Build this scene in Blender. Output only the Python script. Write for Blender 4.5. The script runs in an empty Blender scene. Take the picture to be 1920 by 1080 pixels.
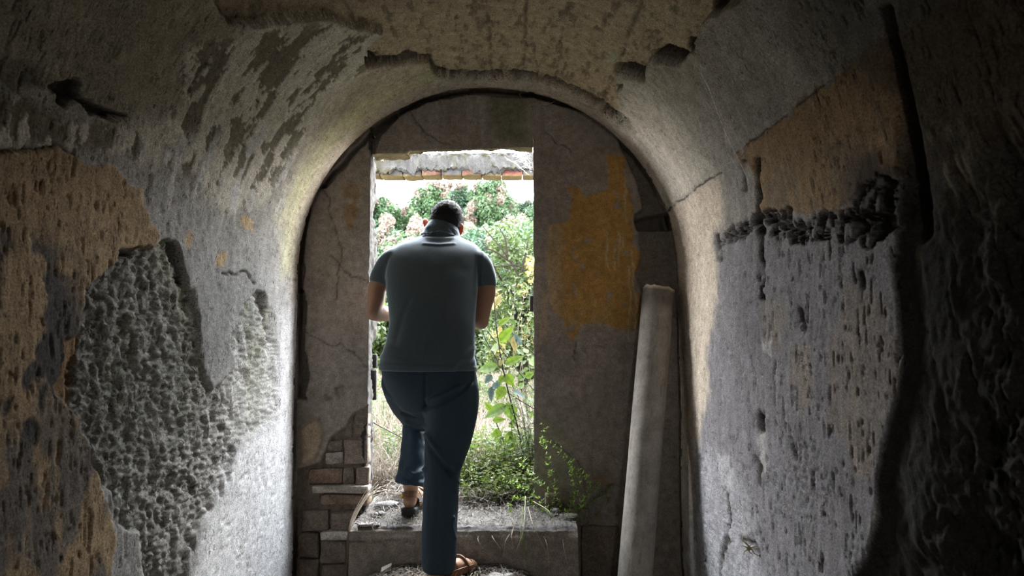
import bpy, bmesh, math, random
import numpy as np
from mathutils import Vector, Matrix

random.seed(7)
RNG = np.random.default_rng(7)
SC = bpy.context.scene
COL = SC.collection

# ------------------------------------------------------------------ camera
F = 1300.0
CAM_Z = 1.13
PITCH = math.atan(80.0 / F)
cam_d = bpy.data.cameras.new('camera')
cam = bpy.data.objects.new('camera', cam_d)
COL.objects.link(cam)
cam.location = (0, 0, CAM_Z)
cam.rotation_euler = (math.pi / 2 + PITCH, 0, 0)
cam_d.sensor_width = 36.0
cam_d.lens = 36.0 * F / 1920.0
cam_d.clip_start = 0.02
cam_d.clip_end = 300
cam_d.dof.use_dof = True
cam_d.dof.focus_distance = 3.25
cam_d.dof.aperture_fstop = 4.5
SC.camera = cam

# ------------------------------------------------------------------ overcast sky
world = bpy.data.worlds.new('overcast_sky')
SC.world = world
world.use_nodes = True
wn = world.node_tree
wn.nodes.clear()
w_out = wn.nodes.new('ShaderNodeOutputWorld')
w_bg = wn.nodes.new('ShaderNodeBackground')
w_tc = wn.nodes.new('ShaderNodeTexCoord')
w_sep = wn.nodes.new('ShaderNodeSeparateXYZ')
w_rmp = wn.nodes.new('ShaderNodeValToRGB')
w_rmp.color_ramp.elements[0].position = 0.0
w_rmp.color_ramp.elements[0].color = (1.0, 0.955, 0.93, 1)
w_rmp.color_ramp.elements[1].position = 0.6
w_rmp.color_ramp.elements[1].color = (0.86, 0.93, 1.0, 1)
wn.links.new(w_tc.outputs['Generated'], w_sep.inputs[0])
wn.links.new(w_sep.outputs['Z'], w_rmp.inputs[0])
wn.links.new(w_rmp.outputs[0], w_bg.inputs[0])
w_bg.inputs[1].default_value = 22.0
wn.links.new(w_bg.outputs[0], w_out.inputs[0])

# ------------------------------------------------------------------ hazy sun, high behind the trees
sun_d = bpy.data.lights.new('sun', 'SUN')
sun_d.energy = 4.0
sun_d.angle = math.radians(25)
sun_d.color = (1.0, 0.95, 0.86)
sun = bpy.data.objects.new('sun', sun_d)
COL.objects.link(sun)
sun.rotation_euler = (math.radians(-38), math.radians(14), 0)
sun['kind'] = 'helper'

# sampling portal for the sky in the doorway (adds no light of its own)
por_d = bpy.data.lights.new('doorway_portal', 'AREA')
por_d.shape = 'RECTANGLE'
por_d.size = 0.96
por_d.size_y = 2.0
por_d.cycles.is_portal = True
por = bpy.data.objects.new('doorway_portal', por_d)
COL.objects.link(por)
por.location = (-0.316, 3.86, 1.17)
por.rotation_euler = (-math.pi / 2, 0, 0)
por2 = bpy.data.objects.new('rear_fill_portal', por_d.copy())  # serves the unseen opening added behind the camera for fill light
por2.data.size = 0.58
por2.data.size_y = 1.1
COL.objects.link(por2)
por2.location = (-0.115, -7.1, 1.45)
por2.rotation_euler = (math.pi / 2, 0, 0)

# ------------------------------------------------------------------ exposure
SC.view_settings.view_transform = 'Standard'
SC.view_settings.look = 'None'
SC.view_settings.exposure = 0.88
SC.view_settings.gamma = 1.0
SC.view_settings.use_curve_mapping = False
SC.cycles.max_bounces = 12
SC.cycles.diffuse_bounces = 8
SC.cycles.transmission_bounces = 6
SC.cycles.transparent_max_bounces = 6
SC.cycles.sample_clamp_indirect = 8.0
SC.cycles.use_denoising = True

# ================================================================== helpers
CP, SP = math.cos(PITCH), math.sin(PITCH)


def P(px, py, Y):
    """photo pixel + distance into the room -> world point"""
    u = (px - 960.0) / F
    v = (540.0 - py) / F
    d = np.array([u, CP - v * SP, SP + v * CP])
    return np.array([0, 0, CAM_Z]) + d * (Y / d[1])


def project(p):
    q = p - np.array([0, 0, CAM_Z])
    fw = q[..., 1] * CP + q[..., 2] * SP
    up = -q[..., 1] * SP + q[..., 2] * CP
    fw = np.where(fw < 0.05, 0.05, fw)
    return 960 + F * q[..., 0] / fw, 540 - F * up / fw


def _hash(ix, iy, iz, seed):
    h = (ix.astype(np.uint32) * np.uint32(374761393) + iy.astype(np.uint32) * np.uint32(668265263)
         + iz.astype(np.uint32) * np.uint32(2147483647) + np.uint32((seed * 144665) & 0xffffffff))
    h = (h ^ (h >> np.uint32(13))) * np.uint32(1274126177)
    h = (h ^ (h >> np.uint32(15))) * np.uint32(2246822519)
    return ((h ^ (h >> np.uint32(16))) & np.uint32(0xffffff)).astype(np.float32) / 16777215.0


def vnoise(x, y, z, seed=0):
    x = np.asarray(x, np.float32); y = np.asarray(y, np.float32)
    z = np.zeros_like(x) if np.isscalar(z) else np.asarray(z, np.float32)
    xi = np.floor(x); yi = np.floor(y); zi = np.floor(z)
    fx, fy, fz = x - xi, y - yi, z - zi
    xi = xi.astype(np.int64); yi = yi.astype(np.int64); zi = zi.astype(np.int64)
    fx = fx * fx * (3 - 2 * fx); fy = fy * fy * (3 - 2 * fy); fz = fz * fz * (3 - 2 * fz)
    r = 0
    for dz in (0, 1):
        wz = fz if dz else 1 - fz
        for dy in (0, 1):
            wy = fy if dy else 1 - fy
            a = _hash(xi, yi + dy, zi + dz, seed)
            b = _hash(xi + 1, yi + dy, zi + dz, seed)
            r = r + (a + (b - a) * fx) * wy * wz
    return r * 2 - 1


def fbm(x, y, z=0, octv=4, seed=0, gain=0.5):
    a, s, n = 1.0, 0.0, 0.0
    zz = z
    for o in range(octv):
        s = s + a * vnoise(x, y, zz, seed + o * 17)
        n += a
        a *= gain
        x = x * 2.03 + 11.3; y = y * 2.03 + 5.7
        if not np.isscalar(zz):
            zz = zz * 2.03 + 3.1
    return s / n


def sstep(a, b, x):
    t = np.clip((x - a) / (b - a), 0, 1)
    return t * t * (3 - 2 * t)


def poly_mask(px, py, poly, soft=2.0):
    """1 inside the polygon, soft edge"""
    poly = np.array(poly, np.float32)
    lo, hi = poly.min(0) - 30, poly.max(0) + 30
    out = np.zeros(px.shape, np.float32)
    sel = (px > lo[0]) & (px < hi[0]) & (py > lo[1]) & (py < hi[1])
    if not sel.any():
        return out
    x, y = px[sel], py[sel]
    d2 = np.full(x.shape, 1e12, np.float32)
    ins = np.zeros(x.shape, bool)
    n = len(poly)
    for i in range(n):
        ax, ay = poly[i]; bx, by = poly[(i + 1) % n]
        ex, ey = bx - ax, by - ay
        t = np.clip(((x - ax) * ex + (y - ay) * ey) / (ex * ex + ey * ey + 1e-9), 0, 1)
        d2 = np.minimum(d2, (x - ax - t * ex) ** 2 + (y - ay - t * ey) ** 2)
        c = ((ay > y) != (by > y)) & (x < (bx - ax) * (y - ay) / (by - ay + 1e-12) + ax)
        ins ^= c
    d = np.sqrt(d2)
    d = np.where(ins, d, -d)
    out[sel] = sstep(-soft, soft, d)
    return out


def line_mask(px, py, pts, w):
    """gaussian-ish line of width w px"""
    pts = np.array(pts, np.float32)
    lo, hi = pts.min(0) - 5 * w, pts.max(0) + 5 * w
    out = np.zeros(px.shape, np.float32)
    sel = (px > lo[0]) & (px < hi[0]) & (py > lo[1]) & (py < hi[1])
    if not sel.any():
        return out
    x, y = px[sel], py[sel]
    d2 = np.full(x.shape, 1e12, np.float32)
    for i in range(len(pts) - 1):
        ax, ay = pts[i]; ex, ey = pts[i + 1] - pts[i]
        t = np.clip(((x - ax) * ex + (y - ay) * ey) / (ex * ex + ey * ey + 1e-9), 0, 1)
        d2 = np.minimum(d2, (x - ax - t * ex) ** 2 + (y - ay - t * ey) ** 2)
    out[sel] = np.exp(-d2 / (w * w))
    return out


def np_mesh(name, V, faces, col=None, smooth=True):
    """faces: list of int arrays (k,3)/(k,4)"""
    if isinstance(faces, np.ndarray):
        faces = [faces]
    faces = [np.asarray(f, np.int32) for f in faces if len(f)]
    V = np.asarray(V, np.float32).reshape(-1, 3)
    me = bpy.data.meshes.new(name)
    me.vertices.add(len(V))
    me.vertices.foreach_set('co', V.ravel())
    li = np.concatenate([f.ravel() for f in faces])
    tot = np.concatenate([np.full(len(f), f.shape[1], np.int32) for f in faces])
    st = np.concatenate([[0], np.cumsum(tot)[:-1]]).astype(np.int32)
    me.loops.add(len(li))
    me.loops.foreach_set('vertex_index', li)
    me.polygons.add(len(tot))
    me.polygons.foreach_set('loop_start', st)
    me.polygons.foreach_set('loop_total', tot)
    me.update(calc_edges=True)
    me.polygons.foreach_set('use_smooth', np.full(len(tot), smooth, bool))
    if col is not None:
        set_col(me, col)
    me.validate()
    return me


def set_col(me, col):
    a = me.color_attributes.new('Col', 'FLOAT_COLOR', 'POINT')
    c = np.ones((len(me.vertices), 4), np.float32)
    c[:, :3] = np.asarray(col, np.float32).reshape(-1, 3)
    a.data.foreach_set('color', c.ravel())


def obj(name, me, mat, parent=None, **props):
    o = bpy.data.objects.new(name, me)
    COL.objects.link(o)
    if mat is not None:
        me.materials.clear()
        me.materials.append(mat)
    if parent is not None:
        o.parent = parent
    for k, v in props.items():
        o[k] = v
    return o


def empty(name, loc, label, cat, group=None):
    o = bpy.data.objects.new(name, None)
    COL.objects.link(o)
    o.location = Vector([float(v) for v in loc])
    o.empty_display_size = 0.05
    o['label'] = label
    o['category'] = cat
    if group:
        o['group'] = group
    return o


def grid_faces(n, m, off=0, wrap=False):
    i, j = np.meshgrid(np.arange(n - 1), np.arange(m if wrap else m - 1), indexing='ij')
    a = i * m + j
    b = i * m + (j + 1) % m
    return (np.stack([a, b, b + m, a + m], -1).reshape(-1, 4) + off).astype(np.int32)


class MB:
    """mesh builder: collects numpy pieces into one mesh"""
    def __init__(s):
        s.V, s.F3, s.F4, s.C, s.n = [], [], [], [], 0

    def add(s, V, f4=None, f3=None, col=None):
        V = np.asarray(V, np.float32).reshape(-1, 3)
        s.V.append(V)
        if f4 is not None and len(f4): s.F4.append(np.asarray(f4) + s.n)
        if f3 is not None and len(f3): s.F3.append(np.asarray(f3) + s.n)
        c = np.ones((len(V), 3), np.float32)
        if col is not None: c[:] = col
        s.C.append(c)
        s.n += len(V)
        return s

    def loft(s, rings, caps=True, col=None):
        R = np.asarray(rings, np.float32)
        n, m = R.shape[:2]
        V = R.reshape(-1, 3)
        f3 = []
        if caps:
            V = np.vstack([V, R[0].mean(0), R[-1].mean(0)])
            k = np.arange(m)
            f3 = np.vstack([np.stack([np.full(m, n * m), (k + 1) % m, k], -1),
                            np.stack([np.full(m, n * m + 1), (n - 1) * m + k, (n - 1) * m + (k + 1) % m], -1)])
        return s.add(V, grid_faces(n, m, 0, True), f3, col)

    def tube(s, pts, rad, m=12, caps=True, col=None, flat=1.0, ref=(0, 0, 1)):
        pts = np.asarray(pts, float)
        rad = np.broadcast_to(np.asarray(rad, float), (len(pts),))
        tan = np.gradient(pts, axis=0)
        tan /= np.linalg.norm(tan, axis=1)[:, None] + 1e-9
        r0 = np.array(ref, float)
        if abs(tan[0] @ r0) > 0.95: r0 = np.array([1.0, 0.02, 0])
        u = np.cross(tan[0], r0); u /= np.linalg.norm(u)
        rings = []
        a = np.linspace(0, 2 * np.pi, m, endpoint=False)
        for i in range(len(pts)):
            u = u - tan[i] * (u @ tan[i]); u /= np.linalg.norm(u)
            w = np.cross(tan[i], u)
            rings.append(pts[i] + rad[i] * (np.cos(a)[:, None] * u + flat * np.sin(a)[:, None] * w))
        return s.loft(rings, caps, col)

    def ellipsoid(s, c, ax, n=14, m=20, col=None):
        """ax: 3 rows = semi axis vectors"""
        ax = np.asarray(ax, float)
        th = np.linspace(0.12, np.pi - 0.12, n)
        ph = np.linspace(0, 2 * np.pi, m, endpoint=False)
        rings = [np.asarray(c) + np.sin(t) * (np.cos(ph)[:, None] * ax[0] + np.sin(ph)[:, None] * ax[1]) + math.cos(t) * ax[2] for t in th]
        return s.loft(rings, True, col)

    def mesh(s, name, use_col=False, smooth=True):
        V = np.vstack(s.V)
        fs = []
        if s.F4: fs.append(np.vstack(s.F4))
        if s.F3: fs.append(np.vstack(s.F3))
        return np_mesh(name, V, fs, np.vstack(s.C) if use_col else None, smooth)


def spline(pts, n):
    """Catmull-Rom through rows of pts"""
    p = np.asarray(pts, float)
    p = np.vstack([2 * p[0] - p[1], p, 2 * p[-1] - p[-2]])
    k = len(p) - 3
    t = np.linspace(0, k - 1e-6, n)
    i = t.astype(int); f = (t - i)[:, None]
    a, b, c, d = p[i], p[i + 1], p[i + 2], p[i + 3]
    return 0.5 * ((2 * b) + (-a + c) * f + (2 * a - 5 * b + 4 * c - d) * f ** 2 + (-a + 3 * b - 3 * c + d) * f ** 3)


def remesh(me, voxel, smooth_it=3, fac=0.5):
    o = bpy.data.objects.new('tmp', me)
    COL.objects.link(o)
    md = o.modifiers.new('r', 'REMESH')
    md.mode = 'VOXEL'; md.voxel_size = voxel; md.use_smooth_shade = True
    if smooth_it:
        sm = o.modifiers.new('s', 'SMOOTH'); sm.iterations = smooth_it; sm.factor = fac
    dg = bpy.context.evaluated_depsgraph_get()
    r = bpy.data.meshes.new_from_object(o.evaluated_get(dg))
    bpy.data.objects.remove(o)
    bpy.data.meshes.remove(me)
    return r


def get_vn(me):
    n = len(me.vertices)
    V = np.empty(n * 3, np.float32); me.vertices.foreach_get('co', V)
    N = np.empty(n * 3, np.float32); me.vertices.foreach_get('normal', N)
    return V.reshape(-1, 3), N.reshape(-1, 3)


def set_v(me, V):
    me.vertices.foreach_set('co', np.asarray(V, np.float32).ravel())
    me.update()


# ================================================================== materials
def new_mat(name):
    m = bpy.data.materials.new(name)
    m.use_nodes = True
    nt = m.node_tree
    b = nt.nodes['Principled BSDF']
    return m, nt, b


def noise_node(nt, scale, detail=4, rough=0.6, vec=None):
    n = nt.nodes.new('ShaderNodeTexNoise')
    n.inputs['Scale'].default_value = scale
    n.inputs['Detail'].default_value = detail
    n.inputs['Roughness'].default_value = rough
    if vec is not None: nt.links.new(vec, n.inputs['Vector'])
    return n


def ramp(nt, inp, stops):
    r = nt.nodes.new('ShaderNodeValToRGB')
    e = r.color_ramp.elements
    while len(e) < len(stops): e.new(0.5)
    for k, (p, c) in enumerate(stops):
        e[k].position = p
        e[k].color = (*c, 1) if len(c) == 3 else c
    nt.links.new(inp, r.inputs[0])
    return r


def mixc(nt, a, b, fac=1.0, mode='MULTIPLY'):
    m = nt.nodes.new('ShaderNodeMix')
    m.data_type = 'RGBA'; m.blend_type = mode
    m.inputs[0].default_value = fac
    nt.links.new(a, m.inputs[6]); nt.links.new(b, m.inputs[7])
    return m.outputs[2]


def mat_masonry(name, base=None, rough=0.92, bump=0.5, dist=0.004, lo=0.55, hi=1.35, s1=160, s2=28):
    """base None -> colour attribute; grain from two noises"""
    m, nt, b = new_mat(name)
    tc = nt.nodes.new('ShaderNodeTexCoord')
    if base is None:
        a = nt.nodes.new('ShaderNodeAttribute'); a.attribute_name = 'Col'
        c = a.outputs['Color']
    else:
        a = nt.nodes.new('ShaderNodeRGB'); a.outputs[0].default_value = (*base, 1)
        c = a.outputs[0]
    n1 = noise_node(nt, s1, 3, 0.7, tc.outputs['Object'])
    n2 = noise_node(nt, s2, 6, 0.65, tc.outputs['Object'])
    r1 = ramp(nt, n1.outputs['Fac'], [(0.3, (lo,) * 3), (0.7, (hi,) * 3)])
    r2 = ramp(nt, n2.outputs['Fac'], [(0.3, (0.72, 0.71, 0.70)), (0.72, (1.25, 1.25, 1.25))])
    c = mixc(nt, c, r1.outputs[0]); c = mixc(nt, c, r2.outputs[0])
    nt.links.new(c, b.inputs['Base Color'])
    b.inputs['Roughness'].default_value = rough
    b.inputs['Specular IOR Level'].default_value = 0.25
    ad = nt.nodes.new('ShaderNodeMath'); ad.operation = 'MULTIPLY_ADD'
    nt.links.new(n2.outputs['Fac'], ad.inputs[0]); ad.inputs[1].default_value = 1.5
    nt.links.new(n1.outputs['Fac'], ad.inputs[2])
    bp = nt.nodes.new('ShaderNodeBump')
    bp.inputs['Strength'].default_value = bump
    bp.inputs['Distance'].default_value = dist
    nt.links.new(ad.outputs[0], bp.inputs['Height'])
    nt.links.new(bp.outputs[0], b.inputs['Normal'])
    return m


def mat_leaf(name, c1, c2, trans=0.45, use_attr=False, rough=0.5, scale=6.0):
    m, nt, b = new_mat(name)
    if use_attr:
        a = nt.nodes.new('ShaderNodeAttribute'); a.attribute_name = 'Col'
        c = a.outputs['Color']
    else:
        tc = nt.nodes.new('ShaderNodeTexCoord')
        n = noise_node(nt, scale, 2, 0.5, tc.outputs['Object'])
        c = ramp(nt, n.outputs['Fac'], [(0.35, c1), (0.65, c2)]).outputs[0]
    nt.links.new(c, b.inputs['Base Color'])
    b.inputs['Roughness'].default_value = rough
    b.inputs['Specular IOR Level'].default_value = 0.3
    t = nt.nodes.new('ShaderNodeBsdfTranslucent')
    mx = nt.nodes.new('ShaderNodeMixShader'); mx.inputs[0].default_value = trans
    nt.links.new(c, t.inputs[0])
    nt.links.new(b.outputs[0], mx.inputs[1]); nt.links.new(t.outputs[0], mx.inputs[2])
    nt.links.new(mx.outputs[0], nt.nodes['Material Output'].inputs[0])
    return m


def mat_plain(name, c, rough=0.7, spec=0.3, bump=0.0, scale=200, var=0.25, metal=0.0):
    m, nt, b = new_mat(name)
    tc = nt.nodes.new('ShaderNodeTexCoord')
    n = noise_node(nt, scale, 3, 0.6, tc.outputs['Object'])
    r = ramp(nt, n.outputs['Fac'], [(0.3, tuple(v * (1 - var) for v in c)), (0.7, tuple(v * (1 + var) for v in c))])
    nt.links.new(r.outputs[0], b.inputs['Base Color'])
    b.inputs['Roughness'].default_value = rough
    b.inputs['Specular IOR Level'].default_value = spec
    b.inputs['Metallic'].default_value = metal
    if bump:
        bp = nt.nodes.new('ShaderNodeBump'); bp.inputs['Strength'].default_value = bump; bp.inputs['Distance'].default_value = 0.002
        nt.links.new(n.outputs['Fac'], bp.inputs['Height']); nt.links.new(bp.outputs[0], b.inputs['Normal'])
    return m


M_WALL = mat_masonry('old_plaster', bump=0.35)
nt = M_WALL.node_tree; b = nt.nodes['Principled BSDF']
uvn = nt.nodes.new('ShaderNodeUVMap'); uvn.uv_map = 'surface'


def wall_noise(sx, sy, detail):
    mp = nt.nodes.new('ShaderNodeMapping'); mp.inputs['Scale'].default_value = (sx, sy, 1)
    nt.links.new(uvn.outputs[0], mp.inputs[0])
    return noise_node(nt, 1.0, detail, 0.6, mp.outputs[0])


dash = wall_noise(230, 42, 3); gate = wall_noise(14, 9, 2); speck = wall_noise(190, 190, 1)
# trowel dashes and blow-holes: small dark pits
ad = nt.nodes.new('ShaderNodeMath'); ad.operation = 'MULTIPLY_ADD'
nt.links.new(gate.outputs['Fac'], ad.inputs[0]); ad.inputs[1].default_value = 0.35; nt.links.new(dash.outputs['Fac'], ad.inputs[2])
rd = ramp(nt, ad.outputs[0], [(0.79, (1, 1, 1)), (0.85, (0.30, 0.28, 0.26))])
rs_ = ramp(nt, speck.outputs['Fac'], [(0.73, (1, 1, 1)), (0.77, (0.25, 0.23, 0.21))])
old = b.inputs['Base Color'].links[0].from_socket
cc_ = mixc(nt, mixc(nt, old, rd.outputs[0]), rs_.outputs[0])
gs = wall_noise(300, 240, 2)
rg = ramp(nt, gs.outputs['Fac'], [(0.32, (0.62, 0.62, 0.62)), (0.68, (1.38, 1.38, 1.38))])
nt.links.new(mixc(nt, cc_, rg.outputs[0]), b.inputs['Base Color'])
hsum = mixc(nt, rd.outputs[0], rs_.outputs[0])
bp2 = nt.nodes.new('ShaderNodeBump'); bp2.inputs['Strength'].default_value = 0.9; bp2.inputs['Distance'].default_value = 0.004
nt.links.new(hsum, bp2.inputs['Height'])
nt.links.new(b.inputs['Normal'].links[0].from_socket, bp2.inputs['Normal'])
nt.links.new(bp2.outputs[0], b.inputs['Normal'])
M_ENDWALL = mat_masonry('brown_render', lo=0.6, hi=1.4, s1=220, s2=36, bump=0.45, dist=0.003)
M_FLOOR = mat_masonry('dusty_earth', (0.20, 0.175, 0.15), bump=0.8, dist=0.006, s1=120, s2=22)
M_CONC = mat_masonry('worn_concrete', bump=0.6, dist=0.004)
M_BRICK = mat_masonry('old_brick', bump=0.6, dist=0.003, s1=180, s2=45)
M_PIPE = mat_masonry('fibre_cement', bump=0.2, dist=0.002, lo=0.8, hi=1.15, s1=140, s2=14)
M_STONE = mat_masonry('pale_stone', bump=0.5, dist=0.003, s1=200, s2=60)
M_STRAW = mat_leaf('dry_straw', None, None, 0.25, True, 0.7)
M_GREEN = mat_leaf('green_leaf', None, None, 0.5, True, 0.45)
M_BARK = mat_plain('bark', (0.008, 0.0065, 0.005), 0.95, 0.06, 0.5, 60)
M_STEM = mat_plain('dark_stem', (0.012, 0.010, 0.008), 0.8, 0.1, 0.0, 90)
M_RUST = mat_plain('rusty_iron', (0.03, 0.025, 0.022), 0.75, 0.4, 0.4, 120)
M_WEB = mat_plain('cobweb_thread', (0.75, 0.75, 0.75), 0.6, 0.3)
M_SILL = mat_plain('lime_render_edge', (0.30, 0.24, 0.13), 0.9, 0.2, 0.5, 70)

# ================================================================== the vault
D_END = 3.50         # the vault shell stops just before the end wall
D_WALL = 3.57
XL = P(562, 700, D_WALL)[0]
XR = P(1268, 700, D_WALL)[0]
XC = (XL + XR) / 2
R = (XR - XL) / 2
ZTOP = P(910, 172, D_WALL)[2]
ZS = ZTOP - R
ZB = -0.35

lw = ZS - ZB
arc = math.pi * R
S_TOT = 2 * lw + arc


def profile(s):
    """s -> x, z, inward normal"""
    s = np.asarray(s, float)
    a = np.clip((s - lw) / R, 0, math.pi)
    x = XC - R * np.cos(a)
    z = ZS + R * np.sin(a)
    z = np.where(s < lw, ZB + s, z)
    z = np.where(s > lw + arc, ZB + (S_TOT - s), z)
    nx = np.cos(a); nz = -np.sin(a)
    return x, z, nx, nz


NS = 1260
s_arr = np.linspace(0, S_TOT, NS)
inv = np.linspace(1 / D_END, 1 / 1.02, 345)
d_arr = np.concatenate([1 / inv, np.linspace(0.95, -7.05, 26)])
DD, SS = np.meshgrid(d_arr, s_arr, indexing='ij')
bx, bz, nx, nz = profile(SS)
base = np.stack([bx, DD, bz], -1)
nrm = np.stack([nx, np.zeros_like(nx), nz], -1)
px, py = project(base)
near = DD < 0.98
px = np.where(near, -5000, px).astype(np.float32); py = np.where(near, -5000, py).astype(np.float32)
dx = DD.astype(np.float32); ss = SS.astype(np.float32)
w1 = fbm(dx * 7, ss * 6, 0, 3, 1)
w2 = fbm(dx * 30, ss * 22, 0, 3, 2)
scale_px = np.clip(F / np.maximum(DD, 0.8) / 400.0, 0.8, 3).astype(np.float32)
qx = px + (9 * w1 + 6 * w2) * scale_px
w3 = fbm(dx * 8 + 9, ss * 7 + 4, 0, 3, 3)
w4 = fbm(dx * 26 + 9, ss * 24 + 4, 0, 3, 4)
qy = py + (9 * w3 + 6 * w4) * scale_px

sd = fbm(dx * 55, ss * 9, 0, 4, 5)              # trowel streaks along the curve
sd2 = fbm(dx * 120, ss * 26, 0, 3, 6)
gr = fbm(dx * 34, ss * 30, 0, 5, 7)
grf = fbm(dx * 110, ss * 100, 0, 2, 8)
big = fbm(dx * 2.2, ss * 1.8, 0, 3, 9)
mid = fbm(dx * 11, ss * 6, 0, 5, 10)

H = 0.010 * big + 0.0022 * sd + 0.0012 * sd2 + 0.0012 * gr
pit = sstep(0.34, 0.52, sd2 + 0.35 * gr)
H -= 0.006 * pit

C = np.empty(DD.shape + (3,), np.float32)
u = (SS - lw) / arc                              # 0..1 across the arch
grey = np.array([0.33, 0.325, 0.315]); olive = np.array([0.40, 0.358, 0.265]); tan_ = np.array([0.33, 0.295, 0.235])
t_up = sstep(-0.05, 0.30, u)[..., None]
t_rt = sstep(0.55, 0.9, u)[..., None]
C[:] = grey * (1 - t_up) + olive * t_up
C[:] = C * (1 - t_rt) + np.array([0.32, 0.30, 0.275]) * t_rt
C *= (1 + 0.22 * mid + 0.14 * gr)[..., None]


def paint(mask, c, var=0.15, nz_=None):
    global C
    m = np.clip(mask, 0, 1)[..., None]
    v = (1 + var * (mid if nz_ is None else nz_) + 0.10 * gr)[..., None]
    C = (C * (1 - m) + np.asarray(c, np.float32) * v * m).astype(np.float32)


# --- left side, upper: whitewash flakes left on a brown coat
zone = poly_mask(qx, qy, [(335, 90), (430, 62), (480, 58), (560, 48), (620, 40), (680, 66), (722, 66), (690, 120), (600, 215), (560, 270), (500, 370),
                          (430, 400), (340, 330), (270, 300), (120, 280), (-200, 270), (-200, 190), (60, 180), (130, 230), (240, 240), (330, 200)], 18)
flake = sstep(-0.015, 0.02, fbm(dx * 13, ss * 6.5, 0, 6, 21, 0.62) + 0.03 + 0.06 * sstep(330, 120, py))
paint(zone * (1 - flake), (0.19, 0.165, 0.12))
paint(zone * flake, (0.60, 0.565, 0.475), 0.08)
H += 0.0035 * zone * flake
plain = poly_mask(qx, qy, [(-200, -300), (400, -300), (405, 5), (440, 50), (340, 95), (330, 190), (240, 215), (120, 170), (-200, 110)], 20)
paint(plain * 0.8, (0.30, 0.27, 0.195), 0.25)
# pale scraps lower down the curve
zone2 = poly_mask(qx, qy, [(200, 260), (360, 250), (560, 240), (520, 400), (480, 470), (420, 400), (330, 370), (240, 330)], 20)
flake2 = sstep(0.16, 0.20, fbm(dx * 13 + 4, ss * 4.5, 0, 4, 23, 0.6))
paint(zone2 * flake2, (0.56, 0.55, 0.53), 0.06)
H += 0.003 * zone2 * flake2
# greenish-yellow tint near the arch end
green_tint = poly_mask(qx, qy, [(530, 520), (525, 400), (560, 310), (620, 240), (700, 180), (800, 140), (830, 150), (740, 200), (660, 270), (600, 350), (570, 420), (560, 520)], 16)
paint(green_tint * (0.75 + 0.25 * mid), (0.43, 0.41, 0.25), 0.10)
# warm lip along the end of the vault
lip = sstep(3.30, 3.40, DD) * sstep(0.02, 0.10, u) * (1 - sstep(0.93, 1.0, u))
paint(lip * 0.8, (0.44, 0.38, 0.31), 0.08)
lipl = sstep(3.34, 3.42, DD) * (u < 0.1)
paint(lipl * 0.7, (0.40, 0.36, 0.30), 0.08)

# --- left side, ochre coat with soot stains
och = poly_mask(qx, qy, [(-300, 285), (0, 283), (60, 284), (100, 272), (140, 290), (160, 310), (215, 318), (240, 345), (262, 348), (270, 395), (290, 440),
                         (286, 462), (228, 468), (222, 492), (160, 545), (150, 600), (140, 700), (150, 770), (190, 860), (190, 950), (215, 1000), (200, 1200), (-300, 1200)], 3)
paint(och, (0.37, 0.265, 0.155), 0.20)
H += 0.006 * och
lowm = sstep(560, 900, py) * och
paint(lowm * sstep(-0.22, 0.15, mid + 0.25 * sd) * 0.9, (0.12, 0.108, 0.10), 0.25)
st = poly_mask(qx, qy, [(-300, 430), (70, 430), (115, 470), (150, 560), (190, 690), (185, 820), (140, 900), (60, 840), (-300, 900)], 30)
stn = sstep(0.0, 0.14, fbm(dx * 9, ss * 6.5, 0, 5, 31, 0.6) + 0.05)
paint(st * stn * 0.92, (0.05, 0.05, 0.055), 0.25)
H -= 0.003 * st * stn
for pl in ([(497 / 2 + 5, 350), (268, 348), (270, 382), (250, 375)], [(350, 435), (365, 450), (360, 470), (349, 470)], [(446, 410), (470, 408), (474, 430), (450, 435)],
           [(412, 470), (425, 470), (418, 500), (408, 495)]):
    paint(poly_mask(qx, qy, pl, 2), (0.50, 0.36, 0.21), 0.08)

# --- left side, coats fallen away to coarse rubble mortar
r1 = poly_mask(qx, qy, [(283, 462), (300, 450), (325, 452), (338, 500), (356, 538), (372, 590), (378, 690), (400, 740), (440, 690), (432, 640), (468, 560), (492, 545),
                        (510, 600), (522, 690), (526, 770), (505, 800), (440, 830), (432, 880), (400, 960), (360, 1000), (335, 1120), (275, 1120), (270, 1000), (215, 985), (205, 930),
                        (160, 830), (150, 770), (140, 690), (155, 600), (160, 550), (222, 492), (230, 470)], 3.5)
wa = fbm(dx * 19 + 3, ss * 13, 0, 3, 44); wb_ = fbm(dx * 19, ss * 13 + 8, 0, 3, 45)
ra = dx + 0.035 * wa; rb = ss + 0.05 * wb_
rub = fbm(ra * 30 + rb * 8, rb * 15 - ra * 9, 0, 5, 41, 0.66)
rub2 = fbm(ra * 66 - rb * 16, rb * 34 + ra * 30, 0, 4, 42, 0.64)
H = H * (1 - 0.5 * r1) + r1 * (-0.015 + 0.019 * rub + 0.022 * rub2 + 0.005 * grf - 0.014 * sstep(0.1, 0.4, rub2))
paint(r1, (0.31, 0.305, 0.28), 0.1, rub)
paint(r1 * sstep(320, 480, px) * (0.75 + 0.25 * rub), (0.46, 0.455, 0.44), 0.12, rub)
paint(r1 * sstep(0.25, 0.5, rub2) * 0.5, (0.14, 0.135, 0.12))
mossy = r1 * sstep(0.05, 0.4, fbm(dx * 5, ss * 3, 0, 3, 43)) * sstep(900, 600, py)
paint(mossy * 0.5, (0.20, 0.21, 0.12), 0.1)
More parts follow.
